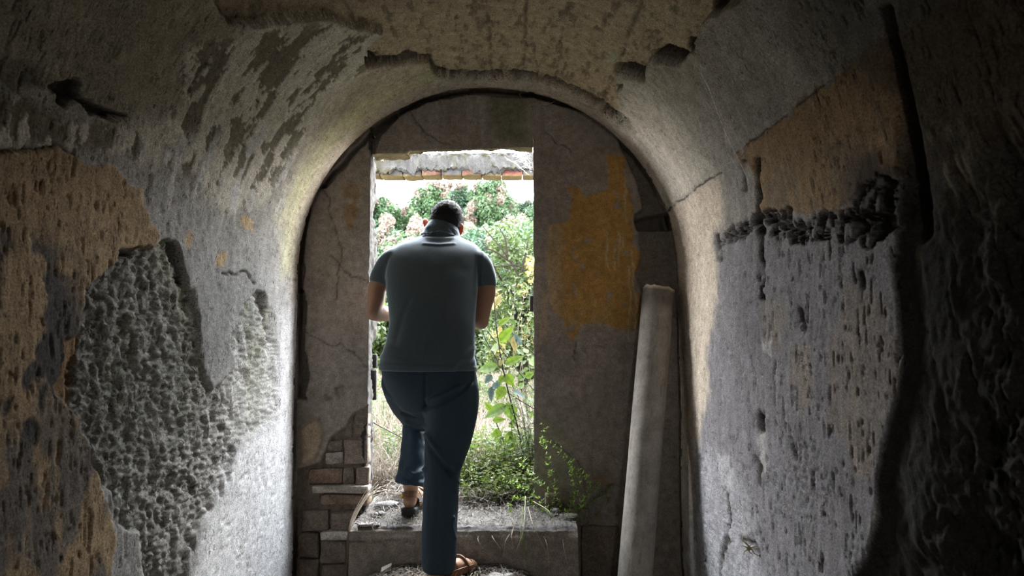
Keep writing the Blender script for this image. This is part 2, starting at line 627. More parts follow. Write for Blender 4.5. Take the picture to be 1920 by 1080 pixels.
for pl, dep in (([(318, 452), (330, 455), (342, 500), (353, 535), (343, 532), (326, 490)], 0.022), ([(482, 545), (494, 548), (508, 590), (512, 640), (508, 650), (502, 610)], 0.018),
                ([(222, 470), (262, 462), (260, 478), (230, 486)], 0.03)):
    m_ = poly_mask(px + 3 * w2, py + 3 * w4, pl, 2.0)
    H -= dep * m_
    paint(m_ * 0.8, (0.12, 0.11, 0.10))
brn = poly_mask(qx, qy, [(122, 640), (160, 632), (158, 735), (135, 770), (118, 730)], 3)
paint(brn, (0.24, 0.15, 0.07))
H -= 0.012 * brn
pale = poly_mask(qx, qy, [(440, 850), (520, 790), (532, 600), (556, 560), (560, 1200), (330, 1200), (380, 1000)], 14)
paint(pale * 0.85, (0.66, 0.66, 0.67), 0.12, sd)  # brightness from the doorway painted into the lower wall near the end
# cavity high on the left
cav = poly_mask(qx, qy, [(100, 165), (135, 155), (155, 165), (165, 190), (205, 205), (240, 215), (215, 226), (180, 215), (150, 200), (105, 190)], 3)
H -= 0.05 * cav
paint(cav, (0.12, 0.11, 0.09))
cav2 = poly_mask(qx, qy, [(0, 110), (90, 120), (100, 160), (40, 165), (0, 160)], 10)
paint(cav2 * 0.7, (0.13, 0.12, 0.10)); H -= 0.01 * cav2
for ln in ([(0, 283), (60, 286), (100, 272), (150, 300)], [(415, 512), (440, 515), (462, 508), (478, 530)]):
    l_ = line_mask(qx, qy, ln, 2.2)
    H -= 0.012 * l_
    paint(l_, (0.10, 0.09, 0.08))

# --- crown: finish coat gone, board-marked mortar underneath
crown_poly = [(400, -400), (404, 0), (432, 42), (480, 50), (560, 40), (612, 30), (660, 55), (722, 64), (690, 92), (690, 122), (742, 120), (775, 114), (808, 120), (815, 140),
              (852, 150), (905, 148), (962, 146), (1005, 152), (1062, 172), (1105, 197), (1150, 226), (1188, 250), (1178, 226), (1160, 195), (1150, 160), (1152, 138), (1168, 140), (1205, 152),
              (1212, 118), (1238, 108), (1275, 122), (1290, 96), (1304, 62), (1330, 30), (1388, 6), (1420, -400)]
crn = poly_mask(px + (5 * w1 + 4 * w2), py + (5 * w3 + 4 * w4), crown_poly, 2.0)
cst = fbm(dx * 16, ss * 42, 0, 5, 51, 0.6)
H = H * (1 - 0.4 * crn) + crn * (-0.034 + 0.006 * cst + 0.005 * rub - 0.006 * sstep(0.2, 0.45, cst))
paint(crn, (0.46, 0.38, 0.26), 0.12, cst)
paint(crn * sstep(0.12, 0.35, cst) * 0.7, (0.15, 0.12, 0.08))
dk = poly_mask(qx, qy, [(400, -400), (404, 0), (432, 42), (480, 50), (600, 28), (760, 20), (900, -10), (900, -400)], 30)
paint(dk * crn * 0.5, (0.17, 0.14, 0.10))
for sx in (-0.10, 0.05, 0.20, 0.42):             # shuttering board joints run along the vault
    jj = np.exp(-((bx - sx - 0.008 * w1 - 0.006 * w2) / 0.007) ** 2) * crn * sstep(-0.35, 0.05, w2 + 0.4 * w1)
    H -= 0.008 * jj
    paint(jj * 0.75, (0.12, 0.095, 0.065))
for pl in ([(1150, 132), (1172, 130), (1205, 140), (1208, 154), (1168, 146)], [(1216, 108), (1242, 98), (1278, 108), (1274, 126), (1222, 118)], [(1280, 84), (1300, 84), (1298, 100), (1276, 100)],
           [(1152, 160), (1165, 160), (1162, 172), (1150, 172)], [(1325, 10), (1350, 14), (1345, 30), (1322, 34)], [(684, 108), (712, 112), (708, 124), (686, 124)]):
    m_ = poly_mask(px + 2 * w2, py + 2 * w4, pl, 2.5)
    H -= 0.045 * m_
    paint(m_, (0.10, 0.085, 0.065))
lipc = line_mask(px + 5 * w1 + 4 * w2, py + 4 * w3 + 3 * w4, [(690, 122), (742, 120), (775, 114), (808, 120), (815, 139), (852, 149), (905, 147), (962, 145), (1005, 151), (1062, 171), (1105, 196), (1150, 225), (1188, 250)], 2.4)
H -= 0.02 * lipc
paint(lipc, (0.07, 0.058, 0.042))
edge = np.clip(crn * (1 - crn) * 4, 0, 1)
paint(edge * 0.7, (0.12, 0.10, 0.075))
pg = poly_mask(qx, qy, [(1122, 95), (1150, 120), (1152, 132), (1140, 128)], 3)
paint(pg, (0.40, 0.40, 0.28))

# --- right side
ws = poly_mask(qx, qy, [(1236, 405), (1292, 366), (1348, 324), (1352, 400), (1340, 460), (1352, 560), (1340, 660), (1326, 760), (1308, 850), (1300, 1100), (1262, 1100), (1266, 560)], 9)
paint(ws * sstep(-0.9, -0.1, sd + 1.2 * ws - 0.6), (0.53, 0.46, 0.37), 0.10, sd)
flk = poly_mask(qx, qy, [(1150, 230), (1165, 150), (1215, 160), (1290, 250), (1340, 320), (1292, 362), (1240, 400), (1200, 290)], 12)
paint(flk * 0.8, (0.50, 0.475, 0.40), 0.12, sd)
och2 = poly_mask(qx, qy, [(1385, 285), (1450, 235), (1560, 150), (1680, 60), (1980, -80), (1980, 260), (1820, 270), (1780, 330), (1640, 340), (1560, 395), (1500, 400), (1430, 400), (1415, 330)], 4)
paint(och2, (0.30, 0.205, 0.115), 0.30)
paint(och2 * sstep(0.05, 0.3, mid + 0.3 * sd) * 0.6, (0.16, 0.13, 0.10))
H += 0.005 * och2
grp = poly_mask(qx, qy, [(1340, 440), (1400, 410), (1680, 400), (1700, 700), (1660, 900), (1610, 1120), (1310, 1120), (1310, 860), (1330, 700), (1350, 560)], 8)
paint(grp * 0.9, (0.200, 0.192, 0.205), 0.28, sd)
for pl in ([(1575, 540), (1660, 560), (1692, 700), (1655, 820), (1640, 900), (1600, 900), (1590, 840), (1562, 800), (1560, 680)], [(1488, 640), (1522, 650), (1520, 750), (1500, 770), (1486, 720)], [(1430, 560), (1470, 560), (1465, 660), (1440, 650)]):
    paint(poly_mask(qx, qy + 14 * sd, pl, 10) * 0.75, (0.245, 0.205, 0.165), 0.25, sd)
for pl in ([(1420, 800), (1440, 800), (1440, 890), (1424, 900)], [(1350, 850), (1372, 850), (1376, 900), (1356, 930)], [(1440, 640), (1455, 640), (1450, 670), (1440, 668)]):
    paint(poly_mask(qx, qy, pl, 3) * 0.8, (0.42, 0.40, 0.39), 0.1)
blu = grp * sstep(0.0, 0.35, fbm(dx * 14, ss * 2.5, 0, 4, 61))
paint(blu * 0.4, (0.225, 0.22, 0.23), 0.1, sd)
H -= grp * 0.0045 * sstep(0.32, 0.5, sd2 + 0.3 * sd)
lowr = np.maximum(poly_mask(qx, qy, [(1300, 840), (1370, 850), (1400, 940), (1440, 1120), (1280, 1120)], 20), poly_mask(qx, qy, [(1470, 820), (1540, 820), (1570, 960), (1480, 980)], 25))
paint(lowr * (px < 1460) * 0.6, (0.42, 0.42, 0.44), 0.2, sd)
H += lowr * (0.010 * rub2 - 0.010 * sstep(0.0, 0.3, rub2))
for ln, w, dep in (([(1240, 402), (1292, 364), (1350, 322)], 1.8, 0.004), ([(1385, 284), (1450, 235), (1560, 150)], 2.0, 0.004),
                   ([(1418, 300), (1424, 360), (1424, 420), (1428, 470), (1430, 560)], 4.0, 0.03), ([(1394, 300), (1396, 360)], 2.5, 0.01),
                   ([(1345, 440), (1350, 470), (1346, 490)], 3, 0.014), ([(1358, 916), (1364, 960), (1352, 1080)], 3, 0.014), ([(1386, 1012), (1412, 1018), (1420, 1036)], 4, 0.016),
                   ([(1418, 946), (1428, 990), (1436, 1020)], 2.2, 0.01), ([(1424, 780), (1428, 806)], 6, 0.022), ([(1412, 850), (1426, 880), (1424, 910)], 4, 0.014),
                   ([(1488, 820), (1492, 860)], 4, 0.012), ([(1498, 580), (1504, 615)], 5, 0.014), ([(1612, 510), (1618, 540)], 5, 0.012)):
    l_ = line_mask(px + 6 * w1 + 6 * w2, py + 4 * w3, ln, w) * sstep(-0.45, 0.1, w4 + 0.6 * w3 + 0.25)
    H -= dep * l_
    paint(np.clip(l_ * 1.2, 0, 1), (0.05, 0.045, 0.04))
# the row of holes where a shelf was torn out
hz = poly_mask(qx, qy, [(1345, 436), (1380, 420), (1440, 400), (1480, 398), (1510, 420), (1540, 400), (1600, 385), (1640, 330), (1690, 340), (1690, 430), (1640, 460), (1520, 455), (1440, 440), (1400, 440), (1350, 455)], 5)
hh = sstep(-0.10, 0.10, fbm(dx * 40, ss * 24, 0, 5, 62, 0.65) + 0.05)
H -= hz * hh * 0.034
paint(hz * hh, (0.05, 0.042, 0.036))
soot = poly_mask(qx, qy, [(1590, 330), (1640, 290), (1700, 320), (1700, 440), (1640, 450), (1600, 430)], 25)
paint(soot * 0.85, (0.035, 0.032, 0.03))
# deep recess where the whole lining has gone: dark rock, its shade painted in too
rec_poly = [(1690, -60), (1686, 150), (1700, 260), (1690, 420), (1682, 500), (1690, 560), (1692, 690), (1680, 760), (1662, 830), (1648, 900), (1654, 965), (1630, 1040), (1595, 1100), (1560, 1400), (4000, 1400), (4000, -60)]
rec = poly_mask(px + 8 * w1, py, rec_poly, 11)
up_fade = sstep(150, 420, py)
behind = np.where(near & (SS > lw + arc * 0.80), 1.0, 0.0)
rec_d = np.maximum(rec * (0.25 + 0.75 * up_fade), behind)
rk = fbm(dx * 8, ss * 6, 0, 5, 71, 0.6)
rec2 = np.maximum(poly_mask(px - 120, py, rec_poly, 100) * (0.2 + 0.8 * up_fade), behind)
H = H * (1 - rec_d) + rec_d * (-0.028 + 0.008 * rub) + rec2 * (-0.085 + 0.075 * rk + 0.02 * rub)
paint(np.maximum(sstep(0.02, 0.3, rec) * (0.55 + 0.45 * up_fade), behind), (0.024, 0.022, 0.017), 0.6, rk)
corner_shade = poly_mask(qx + 40 * mid, qy + 40 * mid, [(1330, -300), (1480, 60), (1560, 130), (1700, 190), (1720, 430), (2600, 500), (2600, -300)], 60)
paint(corner_shade * 0.72, (0.05, 0.042, 0.03), 0.5)  # light falloff towards the upper right corner painted into the colour
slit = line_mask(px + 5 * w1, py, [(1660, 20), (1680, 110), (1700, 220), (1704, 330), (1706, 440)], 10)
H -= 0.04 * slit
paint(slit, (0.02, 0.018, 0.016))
plr = poly_mask(px + 7 * w1, py, [(1706, 260), (1790, 230), (1790, 300), (1740, 480), (1720, 520), (1700, 480)], 10)
paint(plr * 0.6 * sstep(-0.2, 0.2, rk + sd), (0.20, 0.16, 0.11))

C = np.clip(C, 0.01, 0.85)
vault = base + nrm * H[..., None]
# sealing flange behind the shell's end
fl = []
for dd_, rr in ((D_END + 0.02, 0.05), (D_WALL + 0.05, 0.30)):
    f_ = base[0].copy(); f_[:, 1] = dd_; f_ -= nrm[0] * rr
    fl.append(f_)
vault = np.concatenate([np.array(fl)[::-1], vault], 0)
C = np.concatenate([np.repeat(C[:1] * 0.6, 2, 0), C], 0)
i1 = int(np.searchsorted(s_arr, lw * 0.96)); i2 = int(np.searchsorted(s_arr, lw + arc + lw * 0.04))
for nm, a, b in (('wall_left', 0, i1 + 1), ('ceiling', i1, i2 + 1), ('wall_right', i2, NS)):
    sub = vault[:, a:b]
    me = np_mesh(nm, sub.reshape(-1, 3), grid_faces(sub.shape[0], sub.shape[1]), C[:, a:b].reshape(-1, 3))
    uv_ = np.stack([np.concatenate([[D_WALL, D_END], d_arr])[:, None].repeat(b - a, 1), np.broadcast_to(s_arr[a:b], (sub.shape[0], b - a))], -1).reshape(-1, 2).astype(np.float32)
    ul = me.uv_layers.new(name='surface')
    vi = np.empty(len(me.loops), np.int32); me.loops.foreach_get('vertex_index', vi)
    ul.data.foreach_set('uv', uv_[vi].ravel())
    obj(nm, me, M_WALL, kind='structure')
del vault, base, nrm

# far end of the tunnel behind the photographer, with an opening added for fill light
fb_ = MB()
for x0, x1, z0, z1 in ((-1.6, -0.38, -0.4, 2.7), (0.15, 1.5, -0.4, 2.7), (-0.38, 0.15, 1.95, 2.7), (-0.38, 0.15, -0.4, 0.95)):
    g1, g2 = np.meshgrid(np.linspace(x0, x1, 20), np.linspace(z0, z1, 30), indexing='ij')
    for yy in (-7.0, -7.22):
        fb_.add(np.stack([g1, yy + 0.02 * fbm(g1 * 4, g2 * 4, 0, 4, 3), g2], -1), grid_faces(20, 30), None, (0.2, 0.18, 0.16))
obj('wall_front', fb_.mesh('wall_front', True), M_ENDWALL, kind='structure')

# ================================================================== end wall with the doorway
DX0 = P(692, 600, D_WALL)[0]; DX1 = P(1000, 600, D_WALL)[0]
DZ1 = P(850, 281, D_WALL)[2]
DZ0 = 0.215                                        # top of the step / threshold
T = 0.25
WX0, WX1, WZ0, WZ1 = -1.5, 1.25, -0.3, 2.75


def edge_wob(z, seed, amp):
    o = np.ones_like(z)
    return amp * (0.6 * fbm(z * 5, o * 3.3, 0, 4, seed) + 0.9 * np.minimum(0, fbm(z * 14, o * 7.7, 0, 3, seed + 1) + 0.1))


def end_colour(X, Z):
    X = X.astype(np.float32); Z = Z.astype(np.float32)
    pp = np.stack([X, np.full_like(X, D_WALL), Z], -1)
    ex, ey = project(pp)
    ex = ex.astype(np.float32); ey = ey.astype(np.float32)
    a1 = fbm(X * 16, Z * 16, 0, 4, 81); a2 = fbm(X * 16 + 7, Z * 16 + 3, 0, 4, 82)
    fx, fy = ex + 7 * a1, ey + 7 * a2
    g = fbm(X * 40, Z * 40, 0, 5, 83, 0.6)
    bgn = fbm(X * 4, Z * 3, 0, 4, 84)
    stz = fbm(X * 45, Z * 4, 0, 4, 85)
    c = np.empty(X.shape + (3,), np.float32)
    c[:] = (0.26, 0.222, 0.185)
    c *= (1 + 0.25 * bgn + 0.2 * g)[..., None]
    h = 0.005 * bgn + 0.0018 * g - 0.003 * sstep(0.35, 0.55, g)

    def pt(m, col, v=0.12):
        nonlocal c
        m = np.clip(m, 0, 1)[..., None]
        c = c * (1 - m) + np.asarray(col, np.float32) * (1 + v * g + v * bgn)[..., None] * m
    # damp streaks under the crown
    pt(poly_mask(fx, fy, [(740, 180), (1060, 185), (1060, 280), (740, 285)], 25) * sstep(-0.1, 0.4, stz) * 0.5, (0.33, 0.30, 0.27))
    pt(poly_mask(fx, fy, [(905, 170), (985, 172), (990, 270), (930, 262)], 14) * 0.65, (0.11, 0.115, 0.06))
    pt(sstep(0.1, 0.35, bgn) * 0.4 * (ex > 1000), (0.155, 0.14, 0.115))
    # ochre limewash patch right of the door
    pat = poly_mask(ex + 3 * a1, ey + 3 * a2, [(1135, 288), (1172, 294), (1173, 345), (1182, 365), (1190, 420), (1185, 455), (1203, 478), (1200, 500), (1190, 508), (1188, 540), (1204, 560), (1200, 612), (1170, 622),
                              (1150, 615), (1125, 605), (1095, 608), (1085, 620), (1072, 640), (1060, 625), (1055, 600), (1040, 585), (1028, 550), (1025, 470), (1030, 420), (1060, 418),
                              (1070, 395), (1073, 365), (1063, 355), (1066, 348), (1085, 350), (1095, 370), (1140, 355), (1142, 330)], 1.6)
    spots = sstep(0.42, 0.5, fbm(X * 22, Z * 22, 0, 3, 86))
    pt(pat * (1 - spots), (0.355, 0.205, 0.062), 0.2)
    pl = pat * sstep(1066, 1040, fx)
    pt(pl * 0.8, (0.34, 0.25, 0.15), 0.15)
    pt(pat * sstep(560, 600, fy) * sstep(-0.2, 0.2, a1) * 0.7, (0.33, 0.225, 0.10))
    h += 0.004 * pat * (1 - spots)
    pt(poly_mask(fx, fy, [(1005, 430), (1030, 430), (1036, 600), (1020, 640), (1008, 640)], 8) * sstep(0.0, 0.3, stz) * 0.7, (0.34, 0.26, 0.16))
    # pale drips
    for k, (xx, y0, y1) in enumerate(((1136, 430, 500), (1158, 435, 500), (1164, 440, 470), (1172, 330, 415), (1178, 500, 580), (1188, 520, 575), (1178, 575, 640), (1186, 470, 560), (1150, 460, 505), (1192, 560, 640))):
        pt(line_mask(ex + 7 * a1, ey, [(xx, y0), (xx + 2, y1)], 1.5) * 0.85, (0.44, 0.36, 0.22))
    for pl_, col in (([(648, 385), (668, 378), (672, 395), (664, 430), (652, 430)], (0.26, 0.17, 0.09)), ([(640, 345), (668, 345), (676, 370), (650, 372)], (0.25, 0.175, 0.11)),
                     ([(1112, 888), (1140, 892), (1140, 908), (1116, 905)], (0.26, 0.17, 0.11))):
        pt(poly_mask(fx, fy, pl_, 3), col)
    # places where the render has come away next to the vault
    for pl_, dep in (([(1158, 262), (1192, 285), (1222, 330), (1245, 392), (1255, 432), (1196, 432), (1192, 402), (1206, 390), (1198, 352), (1178, 302)], 0.05),
                     ([(1190, 412), (1215, 402), (1262, 398), (1262, 430), (1225, 426), (1196, 433)], 0.10), ([(1196, 432), (1260, 430), (1275, 600), (1215, 580), (1192, 510), (1202, 480)], 0.012),
                     ([(600, 352), (650, 292), (705, 236), (790, 176), (880, 165), (880, 176), (800, 190), (750, 215), (715, 245), (690, 262), (650, 308), (612, 352)], 0.06),
                     ([(690, 238), (742, 205), (742, 222), (716, 250), (700, 285), (690, 280)], 0.03), ([(880, 160), (1000, 168), (1080, 195), (1090, 206), (1000, 182), (880, 176)], 0.05),
                     ([(558, 540), (569, 545), (574, 600), (570, 650), (578, 700), (572, 748), (556, 748)], 0.07), ([(560, 380), (582, 375), (572, 450), (566, 545), (556, 545)], 0.04)):
        m_ = poly_mask(ex + 4 * a1, ey + 4 * a2, pl_, 2)
        h -= dep * m_
        pt(m_ * 0.75, (0.12, 0.105, 0.085))
    # lower left: render lost down to the bricks
    lb = poly_mask(ex + 3 * a1, ey + 3 * a2, [(700, 752), (682, 764), (662, 775), (650, 802), (622, 818), (612, 842), (600, 870), (556, 880), (540, 1200), (720, 1200)], 2)
    h = h * (1 - lb) + lb * (-0.040 + 0.016 * a1 + 0.009 * g)
    pt(lb, (0.17, 0.135, 0.105), 0.2)
    bl = poly_mask(fx, fy, [(566, 800), (600, 780), (606, 830), (588, 868), (568, 866)], 4)
    h += 0.02 * bl
    pt(bl * 0.6, (0.33, 0.235, 0.14))
    for pl_, dep in (([(628, 728), (645, 722), (648, 740), (634, 746)], 0.02), ([(610, 742), (625, 740), (626, 752), (612, 754)], 0.015)):
        m_ = poly_mask(fx, fy, pl_, 2)
        h -= dep * m_
    # hairline cracks
    for ln in ([(772, 210), (790, 240), (815, 258), (850, 272)], [(1022, 246), (1040, 262), (1060, 275), (1072, 288)], [(694, 283), (700, 262), (716, 246)], [(570, 620), (600, 640), (640, 650), (690, 690)],
               [(600, 330), (640, 470), (630, 560)], [(1040, 830), (1090, 870), (1100, 930)], [(1080, 640), (1079, 672)], [(620, 480), (660, 520), (690, 525)]):
        l_ = line_mask(ex + 9 * a1, ey + 9 * a2, ln, 1.6)
        h -= 0.004 * l_
        pt(l_ * 0.8, (0.07, 0.06, 0.05))
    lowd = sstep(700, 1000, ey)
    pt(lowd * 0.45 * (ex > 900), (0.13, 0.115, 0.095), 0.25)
    return h, np.clip(c, 0.01, 0.8)


eb = MB()
step = 0.0072


def side_sheet(xedge, xout, sgn, seed):
    """front face from the vault to the door edge, then the reveal, then the outer face"""
    nfx = int(abs(xedge - xout) / step)
    xs = np.linspace(xout, xedge, nfx)
    zs = np.arange(WZ0, WZ1, step)
    X, Z = np.meshgrid(xs, zs, indexing='ij')
    h, c = end_colour(X, Z)
    wob = edge_wob(zs, seed, 0.013)
    tE = np.clip(1 - np.abs(X - xedge) / 0.10, 0, 1) ** 2
    h = h * (1 - tE * 0.6 * sstep(DZ1 + 0.02, DZ1 - 0.06, Z))
    inop = ((zs > DZ0) & (zs < DZ1))
    X2 = X + tE * (-sgn) * np.abs(wob)[None, :] * inop
    ch = np.abs(fbm(zs * 9, np.ones_like(zs) * seed, 0, 4, seed + 3)) * 0.012
    Yf = D_WALL - h + np.where(np.abs(X - xedge) < 0.012, ch[None, :] * inop, 0)
    front = np.stack([X2, Yf, Z], -1)
    ys = np.linspace(0, T, 26)[1:]
    Yr, Zr = np.meshgrid(ys, zs, indexing='ij')
    gg = fbm(Yr * 30, Zr * 30, 0, 5, seed + 5, 0.6)
    crumble = np.clip((Zr - 1.25) / -0.7, 0, 1)
    er = 0.010 * gg + 0.010 * fbm(Yr * 9, Zr * 7, 0, 3, seed + 6) - 0.010
    er -= (0.4 + crumble) * 0.020 * sstep(0.05, 0.35, fbm(Yr * 14, Zr * 9, 0, 4, seed + 7)) + 0.02 * np.clip((Yr - 0.17) / 0.08, 0, 1) * sstep(-.2, .3, fbm(Yr * 2, Zr * 9, 0, 4, seed + 9))
    er *= np.clip(Yr / 0.02, 0, 1)
    Xr = xedge - sgn * np.abs(wob)[None, :] + sgn * np.minimum(er, 0.002)
    rev = np.stack([Xr, D_WALL + Yr + ch[None, :] * np.clip(1 - Yr / 0.02, 0, 1), Zr], -1)
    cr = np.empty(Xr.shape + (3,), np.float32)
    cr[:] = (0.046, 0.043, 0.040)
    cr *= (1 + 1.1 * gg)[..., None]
    bk = np.stack([np.stack([np.full_like(zs, xedge + sgn * -v), np.full_like(zs, D_WALL + T), zs], -1) for v in (0.03, 0.3, 1.2)], 0)
    cb = np.full((3, len(zs), 3), 0.25, np.float32)
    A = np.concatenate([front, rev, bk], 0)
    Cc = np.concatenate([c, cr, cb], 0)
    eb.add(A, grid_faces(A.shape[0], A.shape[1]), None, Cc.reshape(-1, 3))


side_sheet(DX0, WX0, 1, 201)
side_sheet(DX1, WX1, -1, 251)
# head of the opening: front face down to the edge, thin broken soffit, outer face
xs = np.linspace(DX0, DX1, int((DX1 - DX0) / step))
zs = np.linspace(WZ1, DZ1, int((WZ1 - DZ1) / step))
Z, X = np.meshgrid(zs, xs, indexing='ij')
h, c = end_colour(X, Z)
tE = np.clip(1 - (Z - DZ1) / 0.06, 0, 1) ** 2
tEx = tE * sstep(0, 0.05, X - DX0) * sstep(0, 0.05, DX1 - X)
tilt = 0.024 * (xs - DX0) / (DX1 - DX0) - 0.010 - 0.010 * (xs < P(765, 280, D_WALL)[0])
wob = tilt + 0.004 * fbm(xs * 14, xs * 0 + 2, 0, 4, 301)
front = np.stack([X, D_WALL - h * (1 - tEx), Z + tE * wob[None, :]], -1)
xm = (xs - DX0) / (DX1 - DX0)
dep = 0.13 - 0.10 * sstep(0.16, 0.34, xm + 0.05 * fbm(xs * 9, xs * 0, 0, 3, 302)) * sstep(0.99, 0.86, xm + 0.04 * fbm(xs * 12, xs * 0 + 5, 0, 3, 303))
dep = dep + 0.012 * fbm(xs * 26, xs * 0 + 1, 0, 4, 304)
tt = np.linspace(0, 1, 16)[1:]
rev = np.stack([np.broadcast_to(xs, (15, len(xs))), D_WALL + tt[:, None] * dep[None, :],
                DZ1 + wob[None, :] + 0.012 * tt[:, None] * fbm(xs[None, :] * 25 + 0 * tt[:, None], tt[:, None] * 5 + 0 * xs[None, :], 0, 4, 305)], -1)
cr = np.empty((15, len(xs), 3), np.float32); cr[:] = (0.22, 0.18, 0.105)
cr *= (1 + 0.35 * fbm(xs[None, :] * 30 + 0 * tt[:, None], tt[:, None] * 6 + 0 * xs[None, :], 0, 4, 306))[..., None]
bk = np.stack([np.stack([xs, D_WALL + np.maximum(dep, 0.05) + q, np.full_like(xs, zz)], -1) for q, zz in ((0.01, DZ1 + 0.06), (0.05, DZ1 + 0.4), (0.06, WZ1))], 0)
A = np.concatenate([front, rev, bk], 0)
eb.add(A, grid_faces(A.shape[0], A.shape[1]), None, np.concatenate([c, cr, np.full((3, len(xs), 3), 0.25, np.float32)], 0).reshape(-1, 3))
WALL_END = obj('wall_back', eb.mesh('wall_back', True), M_ENDWALL, kind='structure')


# ---- boxes of irregular masonry
def rough_box(w, d, h, seed, amp=0.006, nseg=(8, 4, 4), round_=0.006):
    nx_, ny_, nz_ = nseg
    bm = bmesh.new()
    bmesh.ops.create_cube(bm, size=1)
    bmesh.ops.scale(bm, vec=(w, d, h), verts=bm.verts)
    bmesh.ops.bevel(bm, geom=list(bm.edges), offset=min(round_, 0.3 * min(w, d, h)), segments=1, affect='EDGES')
    bmesh.ops.subdivide_edges(bm, edges=[e for e in bm.edges if e.calc_length() > 0.03], cuts=2, use_grid_fill=True)
    me = bpy.data.meshes.new('rough_box')
    bm.to_mesh(me); bm.free()
    V, N = get_vn(me)
    n = fbm(V[:, 0] * 24 + seed * 3.1, V[:, 1] * 24 + seed, V[:, 2] * 24, 3, seed)
    n2 = fbm(V[:, 0] * 24 + seed * 5.1, V[:, 1] * 24 - seed, V[:, 2] * 24, 3, seed + 5)
    n3 = fbm(V[:, 0] * 24 + seed * 7.1, V[:, 1] * 24 - seed, V[:, 2] * 24 + 9, 3, seed + 9)
    V = V + amp * np.stack([n, n2, n3], -1)
    set_v(me, V)
    me.polygons.foreach_set('use_smooth', np.ones(len(me.polygons), bool))
    return me


def wall_brick(x0, y0, x1, y1, proud, col, seed, Y=D_WALL + 0.055, depth=0.07):
    a = P(x0, y0, Y - proud); b = P(x1, y1, Y - proud)
    me = rough_box(abs(b[0] - a[0]), depth, abs(a[2] - b[2]), seed, 0.010, round_=0.005)
    me.name = 'brick'
    V, _ = get_vn(me)
    cc = np.array(col) * (1 + 0.6 * fbm(V[:, 0] * 26 + seed, V[:, 1] * 26, V[:, 2] * 40, 4, seed))[:, None]
    set_col(me, cc)
    o = obj('brick', me, M_BRICK, WALL_END)
    o.location = (float((a[0] + b[0]) / 2), Y - proud + depth / 2, float((a[2] + b[2]) / 2))
    o.rotation_euler = (0, random.uniform(-0.035, 0.035), random.uniform(-0.07, 0.07))
    return o


BR = (0.22, 0.155, 0.115); BRG = (0.215, 0.175, 0.14); BRW = (0.52, 0.48, 0.43); BRD = (0.17, 0.135, 0.105)
for k, (x0, y0, x1, y1, pr, cl) in enumerate([
        (646, 778, 660, 820, 0.025, BRG), (664, 778, 690, 797, 0.03, BRG), (664, 801, 690, 820, 0.025, BRG),
        (612, 826, 642, 846, 0.03, BRG), (610, 848, 643, 870, 0.035, (0.34, 0.29, 0.25)), (645, 824, 690, 870, 0.04, BRG),
        (578, 879, 640, 908, 0.04, BR), (644, 876, 664, 910, 0.035, BRG), (667, 876, 691, 910, 0.05, BRG),
        (584, 912, 691, 926, 0.075, (0.40, 0.35, 0.30)), (580, 928, 600, 950, 0.02, BRD), (602, 929, 690, 948, 0.05, BR),
        (566, 958, 616, 996, 0.045, BRG), (619, 962, 668, 996, 0.06, BRG), (600, 998, 654, 1012, 0.085, BRW),
        (560, 1000, 597, 1046, 0.05, BRD), (560, 1049, 596, 1110, 0.05, BRD), (600, 1015, 650, 1056, 0.06, BRG), (602, 1059, 650, 1110, 0.05, BRD)]):
    wall_brick(x0, y0, x1, y1, pr, cl, 400 + k)
for k, (x0, y0, x1, y1, pr, cl) in enumerate([(1022, 925, 1068, 950, 0.09, BRD), (1050, 955, 1105, 985, 0.10, BRD), (1090, 988, 1160, 1090, 0.08, BRD)]):
    wall_brick(x0, y0, x1, y1, pr, cl, 450 + k)

# ================================================================== floor, step, ground
SX0 = P(655, 990, 3.26)[0]; SX1 = P(1084, 990, 3.26)[0]
SY0 = 3.26
gx, gy = np.meshgrid(np.linspace(-1.5, 1.3, 180), np.concatenate([np.linspace(-9.0, 2.4, 40), np.linspace(2.42, 3.62, 100)]), indexing='ij')
mnd = np.exp(-((gx + 0.30) / 0.48) ** 4) * sstep(2.3, 3.05, gy)


def floor_z(x, y):
    x = np.asarray(x, np.float32); y = np.asarray(y, np.float32)
    m = np.exp(-((x + 0.30) / 0.50) ** 4) * sstep(2.3, 3.0, y)
    return -0.16 + 0.205 * m + 0.018 * fbm(x * 9, y * 9, 0, 5, 501)


gz = floor_z(gx, gy)
obj('floor', np_mesh('floor', np.stack([gx, gy, gz], -1), grid_faces(*gx.shape)), M_FLOOR, kind='structure')

# step: front riser then tread
zs = np.linspace(-0.15, 0.215, 46); ys = np.linspace(SY0, 3.86, 90)[1:]
xs = np.linspace(SX0, SX1, 210)
prof = [(SY0, z) for z in zs] + [(y, 0.215) for y in ys]
U, W = np.meshgrid(np.arange(len(prof)), xs, indexing='ij')
PY = np.array(prof)[U, 0]; PZ = np.array(prof)[U, 1]
n1 = fbm(W * 14, PY * 14, PZ * 14, 5, 511, 0.55)
n2 = fbm(W * 40, PY * 40, PZ * 40, 4, 512, 0.6)
riser = (U < len(zs)).astype(float)
ed = np.exp(-(np.hypot(PY - SY0, PZ - 0.215) / 0.03) ** 2)
PY2 = PY - riser * (0.010 * n1 + 0.003 * n2) + ed * (0.016 + 0.030 * n1 + 0.012 * n2)
PZ2 = PZ + (1 - riser) * (0.014 * n1 + 0.008 * n2) - ed * (0.012 + 0.012 * n1)
cs = np.empty(W.shape + (3,), np.float32)
cs[:] = (0.24, 0.205, 0.17)
cs = cs * (1 - (1 - riser)[..., None]) + np.array([0.15, 0.138, 0.132]) * (1 - riser)[..., None]
cs *= (1 + 0.25 * n1 + 0.2 * n2)[..., None]
crk = np.exp(-((PZ - 0.155 - 0.02 * fbm(W * 9, W * 0, 0, 4, 513)) / 0.003) ** 2) * riser * (W < -0.45)
cs *= (1 - 0.6 * crk)[..., None]
